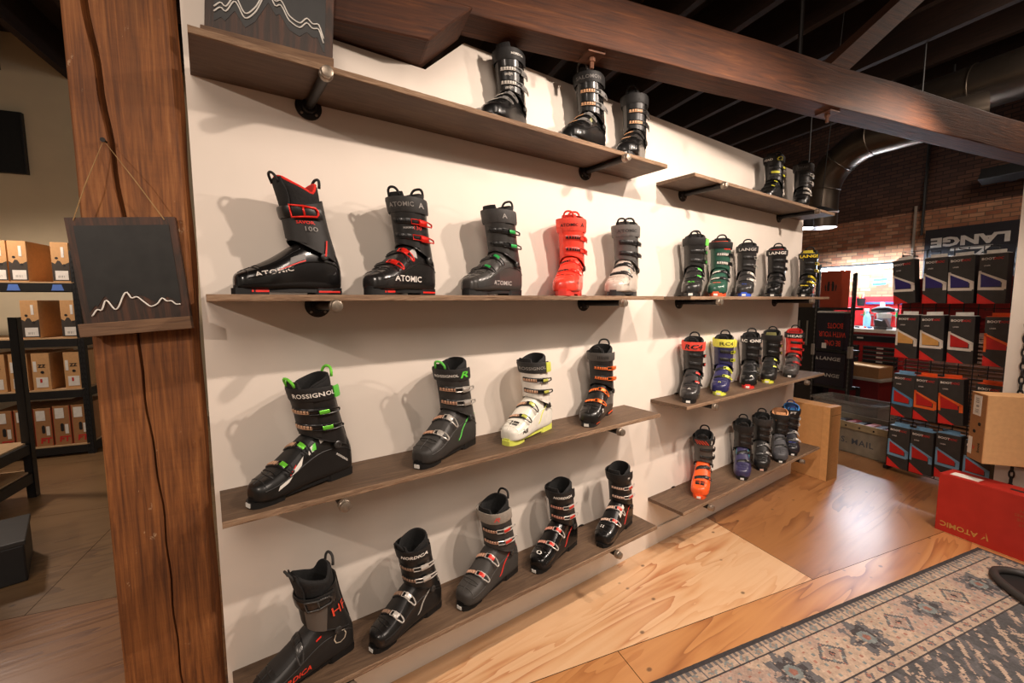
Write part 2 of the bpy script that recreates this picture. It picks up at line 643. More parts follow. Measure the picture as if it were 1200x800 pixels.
    if c['rim']:
        bm = tube(BM(), [CUFF.at(2 * PI * i / 40, rz(2 * PI * i / 40) + .0005, -.0095) for i in range(40)], .0042, 7, closed=True)
        obj('liner_rim', bm, cloth(c['rim']), liner, smooth=True)
    if c['insole']:
        bm = band(BM(), CUFF, R(-40), R(40), c['tongue_h'] - .028, c['tongue_h'] - .028, .013, -.0005, .0025, 8)
        obj('tongue_tab', bm, cloth(c['insole']), liner, smooth=50)
    # pull loops
    if c['rear_loop']:
        q = CUFF.at(PI, rz(PI) - .012, -.005)
        bm = tube(BM(), [q + Vector((-.002 - .004 * math.sin(PI * k / 12), .025 * spow(math.cos(PI * k / 12), .8), .031 * spow(math.sin(PI * k / 12), .8))) for k in range(13)], .0043, 7)
        obj('pull_loop', bm, cloth(c['loop']), liner, smooth=True)
    if c['front_loop']:
        q = CUFF.at(0, c['tongue_h'] - .014, -.002)
        bm = tube(BM(), [q + Vector((.014 * math.sin(PI * k / 12), .020 * spow(math.cos(PI * k / 12), .8), .026 * spow(math.sin(PI * k / 12), .8))) for k in range(13)], .0040, 7)
        obj('pull_loop', bm, cloth(c['loop']), liner, smooth=True)
    # power strap -----------------------------------------------------------
    hw = c['strap_hw']
    sz = (.246 if tour else .284)
    strap = None
    if c['strap']:
        bm = band(BM(), CUFF, R(-150), R(118), sz + .006, sz, hw, .003, .0035, 30)
        strap = obj('power_strap', bm, plain('strap webbing ' + colour_name(c['strap']), c['strap'], rough=.62, vary=.1, scale=140, bump=.15), t, smooth=50)
        if c['strap_end']:
            bm = band(BM(), CUFF, R(view + 58), R(view + 84), sz, sz - .001, hw * .9, .0066, .003, 6, off1=.012)
            obj('strap_end', bm, ink(c['strap_end']), strap, smooth=50)
    # buckles ---------------------------------------------------------------
    lev, lad, bas = plain('buckle alloy ' + colour_name(c['lever']), c['lever'], rough=.3, metal=.35, vary=.05), plain('buckle ladder ' + colour_name(c['ladder']), c['ladder'], rough=.4, vary=.05), plast(c['base'], .35)

    frm = plain('buckle alloy ' + colour_name(c['frame']), c['frame'], rough=.3, metal=.35, vary=.05) if c['frame'] else lev

    def buckle(S, u_in, u_a, u_b, u_out, v, sl, hw, far):
        o = obj('buckle', band(BM(), S, u_in, u_b, v, v + sl * (u_b - u_in), hw, .0028, .004, 10), bas, t, smooth=45)
        bm = BM()
        for k in range(6):
            u = u_in + (u_a - u_in) * (k + .4) / 6
            band(bm, S, u, u + (u_a - u_in) * .115, v + sl * (u - u_in), v + sl * (u - u_in), hw * .5, .0062, .0022, 1)
        band(bm, S, u_in + .02, u_a, v - hw * .55 + sl * .02, v - hw * .55 + sl * (u_a - u_in), hw * .1, .0062, .0014, 4)
        obj('ladder', bm, lad, o, smooth=40)
        bm = BM()
        loop_frame(bm, S, u_a, u_b, v + sl * (u_a - u_in), hw * .75, hw * .75, .0085, .009, .0015, sl)
        loop_frame(bm, S, u_b - .12, u_out, v + sl * (u_b - u_in), hw * .95, hw * .5, .008, far, .0026, sl)
        band(bm, S, u_b - .16, u_b + .22, v + sl * (u_b - u_in), v + sl * (u_b + .2 - u_in), hw * .95, .006, .005, 4)
        obj('lever', bm, frm, o, smooth=45)
        bm = band(BM(), S, u_b - .15, u_b + .24, v + sl * (u_b - u_in), v + sl * (u_b + .2 - u_in), hw * .6, .0105, .0025, 4)
        obj('lever_plate', bm, lev, o, smooth=45)
        return o

    if tour:
        # one wide cuff strap with an open frame buckle
        bm = band(BM(), CUFF, R(-110), R(112), sz, sz - .004, .0165, .006, .004, 24)
        o = obj('cuff_buckle', bm, bas, t, smooth=45)
        bm = loop_frame(BM(), CUFF, R(38), R(100), sz - .002, .0175, .0125, .012, .012, .0034)
        tube(bm, [CUFF.at(R(70), sz - .002 + k * .0145, .0115) for k in (-1, 0, 1)], .003, 6)
        obj('buckle_frame', bm, lev, o, smooth=True)
        if c.get('toe_buckle'):
            buckle(CL, R(112), R(78), R(58), R(22), .018, -.012, .011, .012)
    else:
        for v, sl in ((.238, -.004), (.192, -.006)):
            buckle(CUFF, R(-12), R(44), R(78), R(122), v, sl, .0095, .013)
        for v, sl in ((.030, .016), (.082, .013)):
            buckle(CL, R(118), R(84), R(58), R(22), v, sl, .0088, .012)
    # coloured plates and lettering ----------------------------------------
    S_ = {'cuff': CUFF, 'clog': CL}
    for which, quad, rgb in c['patches']:
        q = [(R(u), v) for u, v in quad]
        bm = patch(BM(), S_[which], q, .0005 if which == 'clog' else .0036, .0009, 6, 4)
        obj('coloured_panel', bm, ink(rgb), clog if which == 'clog' else cuff, smooth=50)
    if c['stripe']:
        bm = band(BM(), CL, R(-6), R(38), -.018, -.128, .0042, .0003, .0014, 10)
        obj('side_stripe', bm, ink(c['stripe']), clog, smooth=50)
    for tx in c['texts']:
        where, st, size, rgb = tx[:4]
        ex = tx[4] if len(tx) > 4 else {}
        bm = BM()
        sh, bo, wd = ex.get('shear', 0), ex.get('bold', .02), ex.get('wide', 1.15)
        if where == 'strap':
            a0, z0 = R(view + ex.get('a', 0)), sz + ex.get('dz', .001)
            letter(bm, st, size, lambda x, y: CUFF.at(a0 + x / .058, z0 + y, .0078), bo, sh, 1.05, wd)
            par = strap or cuff
        elif where == 'cuff':
            a0, z0 = R(view + ex.get('a', 0)), ex['z']
            letter(bm, st, size, lambda x, y: CUFF.at(a0 + x / .056, z0 + y, .0048), bo, sh, 1.05, wd)
            par = cuff
        elif where == 'side':
            x0, z0, tl = ex['x'], ex['z'], ex.get('tilt', 0)
            flip = -1 if ex.get('flip') else 1

            def fn(x, y):
                xx, zz = x0 - flip * (x * math.cos(tl) - y * math.sin(tl)), z0 + (x * math.sin(tl) + y * math.cos(tl)) * flip
                h = bvh.ray_cast(Vector((xx, .2, zz)), Vector((0, -1, 0)))
                return (xx, (h[0].y if h[0] else .04) + .0016, zz)
            letter(bm, st, size, fn, bo, sh, 1.05, wd)
            par = clog
        else:
            x0, y0 = ex.get('x', .12), ex.get('y', .012)

            def fn(x, y):
                h = bvh.ray_cast(Vector((x0 - y, y0 + x, .3)), Vector((0, 0, -1)))
                return (x0 - y, y0 + x, (h[0].z if h[0] else .09) + .0016)
            letter(bm, st, size, fn, bo, sh, 1.05, wd)
            par = clog
        obj('lettering', bm, ink(rgb), par, normals=False)
    return t

# ------------------------------------------------------------------ the setting
M_wall = plain('warm white wall paint', (232, 221, 209), rough=.75, vary=.015, scale=8, bump=.03)
M_trim = plain('white trim paint', (232, 222, 210), rough=.5, vary=.02, scale=8)
M_leftwall = plain('cream plaster', (222, 205, 172), rough=.85, vary=.03, scale=4)
M_post = wood('old timber post', [(.30, srgb(48, 25, 11)), (.44, srgb(104, 60, 27)), (.54, srgb(138, 84, 40)), (.70, srgb(176, 120, 68))], axis=2, grain=30, stretch=22, rough=.72, bump=.5, saw=True)
M_beam = wood('dark timber beam', [(.28, srgb(26, 11, 4)), (.45, srgb(62, 30, 10)), (.57, srgb(86, 45, 17)), (.74, srgb(130, 80, 40))], axis=0, grain=22, stretch=14, rough=.72, bump=.45)
M_shelf = wood('brown stained shelf board', [(.26, srgb(46, 33, 24)), (.44, srgb(78, 59, 44)), (.58, srgb(100, 78, 59)), (.78, srgb(128, 104, 82))], axis=0, grain=26, stretch=7, rough=.62, bump=.35, distort=2.0)
M_edge = wood('layered board edge', [(.28, srgb(70, 52, 40)), (.46, srgb(118, 92, 70)), (.6, srgb(150, 122, 96)), (.75, srgb(182, 156, 128))], axis=0, grain=90, stretch=18, rough=.8, bump=.5)
M_joist = wood('dark roof timber', [(.3, srgb(24, 14, 9)), (.5, srgb(42, 25, 16)), (.75, srgb(64, 40, 26))], axis=1, grain=16, stretch=10, rough=.85)
M_pipe = plain('black iron pipe', (38, 34, 32), rough=.42, metal=.6, vary=.2, scale=90)
M_cap = plain('worn pipe cap', (150, 138, 124), rough=.38, metal=.75, vary=.2, scale=120)

P_light = plywood('pale floor plywood', srgb(222, 184, 144), srgb(208, 162, 118), srgb(178, 114, 72), 3)
P_mid = plywood('tan floor plywood', srgb(196, 140, 86), srgb(178, 120, 70), srgb(140, 84, 44), 11)
P_dark = plywood('brown floor plywood', srgb(168, 116, 70), srgb(148, 98, 58), srgb(112, 68, 38), 23)
P_dull = plywood('worn floor plywood', srgb(150, 116, 78), srgb(128, 96, 62), srgb(92, 66, 42), 31)

bm = BM()
gap = .0016
for i in range(-4, 5):
    for j in range(-4, 6):
        b0 = 2.6 - 2.44 + i * 2.44 + (j % 2) * 1.22
        n0 = -.10 + j * 1.22
        vs = [bm.verts.new(W(b, n)) for b, n in ((b0 + gap, n0 + gap), (b0 + 2.44 - gap, n0 + gap), (b0 + 2.44 - gap, n0 + 1.22 - gap), (b0 + gap, n0 + 1.22 - gap))]
        f = bm.faces.new(vs)
        if j == 0 and i == 0:
            mi = 0
        elif j == 0 and i == 1:
            mi = 2
        elif j == -1:
            mi = 1
        elif j >= 1 and i <= 0:
            mi = 3
        else:
            mi = (i * 3 + j * 5) % 2 + 1
        f.material_index = mi
for z, m in ((-.004, 4),):
    f = bm.faces.new([bm.verts.new(W(b, n, z)) for b, n in ((-12, -7), (14, -7), (14, 8.5), (-12, 8.5))])
    f.material_index = m
bxr(bm, -12, 14, -9, 9, -.1, -.05, mi=4)
struct('floor', bm, [P_light, P_mid, P_dark, P_dull, plain('floor seam dirt', (60, 38, 20), rough=.9)])

# the shelf wall, notched at its top left for the bolster
bm = BM()
prism(bm, [(-.009, 0), (3.93, 0), (3.93, 2.432), (.862, 2.432), (.700, 2.290), (-.009, 2.290)], 0, .013, 'Y')
prism(bm, [(-.009, 0), (3.93, 0), (3.93, 2.432), (.905, 2.432), (.745, 2.286), (-.009, 2.286)], .0129, .12, 'Y')
struct('wall_shelves', bm, M_wall)
bm = bxr(BM(), -.009, 3.935, -.012, .0, 0, .098, bev=.002)
struct('baseboard_shelves', bm, M_trim)

# brick wall at the back right, in a darker brick colour above a level line
t = NT('old brick')
v = t.coord((1, 1, 1), (0, 0, 0))
sep = t.n('ShaderNodeSeparateXYZ')
t.l(v, sep.inputs[0])
cmb = t.n('ShaderNodeCombineXYZ')
t.l(sep.outputs['Y'], cmb.inputs['X'])
t.l(sep.outputs['Z'], cmb.inputs['Y'])
br = t.n('ShaderNodeTexBrick', Scale=1.0)
br.inputs['Brick Width'].default_value = .135
br.inputs['Row Height'].default_value = .046
br.inputs['Mortar Size'].default_value = .005
br.inputs['Color1'].default_value = srgb(150, 92, 66)
br.inputs['Color2'].default_value = srgb(196, 152, 118)
br.inputs['Mortar'].default_value = srgb(120, 98, 80)
t.l(cmb.outputs[0], br.inputs['Vector'])
nz = t.n('ShaderNodeTexNoise', Scale=5.0, Detail=6.0)
t.l(v, nz.inputs['Vector'])
t.l(t.mix(.55, br.outputs['Color'], t.ramp(nz.outputs[0], [(.3, srgb(70, 42, 30)), (.7, srgb(230, 205, 180))]), 'MULTIPLY'), t.b.inputs['Base Color'])
t.b.inputs['Roughness'].default_value = .9
t.bump(br.outputs['Fac'], -.4, .01)
M_brick = t.m
t = NT('dark upper brick')
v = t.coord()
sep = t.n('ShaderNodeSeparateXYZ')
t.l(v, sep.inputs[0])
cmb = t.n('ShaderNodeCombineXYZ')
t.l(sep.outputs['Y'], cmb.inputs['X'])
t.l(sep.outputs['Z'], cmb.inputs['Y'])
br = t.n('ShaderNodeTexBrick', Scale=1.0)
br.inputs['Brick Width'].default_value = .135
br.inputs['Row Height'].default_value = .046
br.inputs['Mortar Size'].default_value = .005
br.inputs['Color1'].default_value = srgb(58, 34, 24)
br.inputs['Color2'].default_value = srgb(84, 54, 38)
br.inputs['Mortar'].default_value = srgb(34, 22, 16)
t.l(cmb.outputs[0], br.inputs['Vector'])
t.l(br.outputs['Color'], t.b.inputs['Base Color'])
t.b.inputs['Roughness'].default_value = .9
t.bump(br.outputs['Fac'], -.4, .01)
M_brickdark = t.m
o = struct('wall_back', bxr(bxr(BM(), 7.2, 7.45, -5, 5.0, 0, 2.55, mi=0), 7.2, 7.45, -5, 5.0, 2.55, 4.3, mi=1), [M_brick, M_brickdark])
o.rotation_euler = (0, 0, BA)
o = struct('wall_left', bxr(BM(), -9, 7.45, 5.0, 5.2, 0, 4.3), M_leftwall)
o.rotation_euler = (0, 0, BA)
# roof deck and joists
bm = bxr(BM(), -9, 7.45, -6, 5.2, 4.3, 4.4)
o = struct('ceiling', bm, M_joist)
o.rotation_euler = (0, 0, BA)
for k in range(19):
    b0 = -4.1 + k * .61
    o = struct('trim_%d' % (k + 1), bxr(BM(), b0 - .035, b0 + .035, -5.5, 4.99, 3.9, 4.3), M_joist)
    o.rotation_euler = (0, 0, BA)

# ------------------------------------------------------------------ timber frame
o = thing('timber_post', 'weathered square timber post with a long crack at the left end of the boot wall', 'post')
bm = BM()
crack = [(0, (150, 215)), (.06, (150, 215))]
cz = [(0, .62), (.3, .60), (.55, .585), (.8, .545), (1.0, .51), (1.2, .475), (1.45, .44), (1.65, .40), (1.85, .36), (2.0, .31), (2.15, .24), (2.294, .17)]
wz = [(0, .004), (.5, .005), (1.1, .006), (1.4, .008), (1.7, .012), (2.0, .016), (2.294, .016)]
fc, fwz = pchip(*zip(*cz)), pchip(*zip(*wz))
rows = []
NZ = 60
for k in range(NZ + 1):
    z = 2.293 * k / NZ
    w = .2248
    j = lambda a: a + random.uniform(-.0012, .0012)
    c0, hwid = fc(z) * w - w, fwz(z) / 2
    c0 += .003 * math.sin(z * 9) + .002 * math.sin(z * 31)
    ch = .030 + .004 * math.sin(z * 5) + .003 * math.sin(z * 17)
    # local axes: x along the beam, y into the wall; front face at y = 0
    poly = [(-w + .006, 0), (c0 - hwid, 0), (c0, .03), (c0 + hwid, 0), (-.003, j(0)), (.001, .004), (.012 + .002 * math.sin(z * 13), ch), (.004, .050), (-.042, .21), (-w, .21), (-w, .006)]
    rows.append([bm.verts.new((x, y, z)) for x, y in poly])
n = len(rows[0])
for A, B_ in zip(rows, rows[1:]):
    for i in range(n):
        bm.faces.new((A[i], A[(i + 1) % n], B_[(i + 1) % n], B_[i]))
bm.faces.new(rows[0][::-1])
bm.faces.new(rows[-1])
obj('shaft', bm, M_post, o)
pc = Vector((-.034, .002, 0))
o.location = pc
o.rotation_euler = (0, 0, BA)
POST = o

# bolster (short corbel) and the long beam it carries
bm = BM()
prism(bm, [(-.90, 2.4362), (-.76, 2.296), (.661, 2.296), (.816, 2.4362)], -.007, .19, 'Y')
bmesh.ops.bevel(bm, geom=bm.edges[:], offset=.005, segments=1, affect='EDGES')
o = obj('timber_bolster', bm, M_beam)
tag(o, 'short timber bolster with slanted ends between the post and the long beam', 'bolster', rz=BA)
bm = bxr(BM(), -3.2, 7.19, .035, .168, 2.437, 2.637, bev=.005)
bmesh.ops.subdivide_edges(bm, edges=[e for e in bm.edges if e.calc_length() > 3], cuts=60)
for v in bm.verts:
    v.co.y += .002 * math.sin(v.co.x * 7.3) + random.uniform(-.001, .001)
    if v.co.z > 2.5:
        v.co.z += .003 * math.sin(v.co.x * 4.1) + random.uniform(-.001, .001)
o = obj('timber_beam', bm, M_beam)
BEAM = o
tag(o, 'long dark brown timber beam crossing above the top boot shelves', 'beam', rz=BA)
for b_ in (1.343, 2.795):
    pl = obj('washer_plate', box(BM(), (b_, .10, 2.433), (.078, .078, .008), bev=.001), plain('rusty iron', (96, 58, 36), rough=.7, vary=.3), BEAM)
    obj('bolt', lathe(BM(), [(.014, 0), (.014, .018), (.009, .018), (.009, .042), (.007, .044)], (b_, .10, 2.430), (0, 0, -1), 6), plain('rusty iron', (96, 58, 36)), pl)
# slanted brace and hanging rods above the beam
o = obj('timber_brace', prism(BM(), [(2.715, 2.640), (2.86, 2.640), (4.45, 3.898), (4.28, 3.898)], .045, .155, 'Y'), M_beam)
tag(o, 'slanted timber brace rising from the long beam to the roof', 'brace', rz=BA)
for b_, n_, lab, z0 in ((2.56, .102, 'thin iron rod rising from the long beam beside the slanted brace', 2.64), (4.35, -.12, 'thin iron rod hanging in front of the silver duct', 2.9)):
    o = obj('hanging_rod', tube(BM(), [(0, 0, z0), (0, 0, 3.899)], .011, 8), M_pipe)
    tag(o, lab, 'rod', 'iron rods below the roof', W(b_, n_), 0)

# ------------------------------------------------------------------ shelves
Z = {1: CAMZ + .4181 * D, 2: CAMZ + .0151 * D - .004, 3: CAMZ - .3697 * D, 4: CAMZ - .7537 * D}
TH, DEP = .018, .2306
ROWN = {1: 'top', 2: 'second', 3: 'third', 4: 'bottom'}
XS = {'L': (0.003, 1.822), 'R': (2.05, 3.868)}
for row in (1, 2, 3, 4):
    for side in 'LR':
        x0, x1 = XS[side]
        w = 'long left' if side == 'L' else 'right'
        o = thing('wall_shelf', 'brown stained board shelf, %s of the four on the %s half of the boot wall' % (ROWN[row], 'left' if side == 'L' else 'right'), 'shelf', (0, 0, 0), 0, 'boot shelves on the white wall')
        o.location = (x0, 0, Z[row])
        L = x1 - x0
        bm = bxr(BM(), 0, L, -DEP + .004, -.0005, -TH, 0)
        obj('board', bm, M_shelf, o)
        bm = BM()
        n_ = 90
        pr = []
        for i in range(n_ + 1):
            x = L * i / n_
            d = [random.uniform(-.0009, .0009) for _ in range(4)]
            pr.append([bm.verts.new((x, -DEP + .0041, -TH)), bm.verts.new((x, -DEP + .0005 + d[0], -TH + .001)), bm.verts.new((x, -DEP + d[1], -TH * .66)), bm.verts.new((x, -DEP + d[2], -TH * .33)),
                       bm.verts.new((x, -DEP + .0008 + d[3], -.0008)), bm.verts.new((x, -DEP + .0041, 0))])
        for A, B_ in zip(pr, pr[1:]):
            for i in range(5):
                bm.faces.new((A[i], A[i + 1], B_[i + 1], B_[i]))
        bm.faces.new(pr[0])
        bm.faces.new(pr[-1][::-1])
        obj('front_edge', bm, M_edge, o)
        for k, px in enumerate((.3, 1.507) if side == 'L' else (2.293, 3.505)):
            zc, bx = -TH - .0137, px - x0
            br_ = obj('pipe_bracket', tube(BM(), [(bx, -.015, zc), (bx, -.238, zc)], .0135, 16), M_pipe, o, smooth=40)
            bm = lathe(BM(), [(.039, 0), (.039, .005), (.036, .0065), (.023, .0075), (.021, .018), (.019, .020)], (bx, -.0002, zc), (0, -1, 0), 24)
            obj('flange', bm, M_pipe, br_, smooth=35)
            for q in range(4):
                a = PI / 4 + q * PI / 2
                obj('screw', lathe(BM(), [(.0045, 0), (.0045, .0015), (.003, .0028)], (bx + .030 * math.cos(a), -.0066, zc + .030 * math.sin(a)), (0, -1, 0), 8), M_cap, br_, smooth=35)
            bm = lathe(BM(), [(.0165, 0), (.018, .002), (.018, .016), (.0165, .018), (.016, .0185), (.0165, .021), (.0150, .028), (.011, .0295)], (bx, -.236, zc), (0, -1, 0), 14)
            obj('end_cap', bm, M_cap, br_, smooth=30)

# ------------------------------------------------------------------ the boots on the shelves
RED, GRN, YEL, ORG, WHT, GRY = (226, 40, 28), (96, 214, 66), (228, 226, 70), (240, 92, 30), (236, 232, 224), (120, 116, 112)
SILV = (214, 208, 198)
TAN = (208, 160, 120)
SIDE = dict(x=-.03, z=.052)
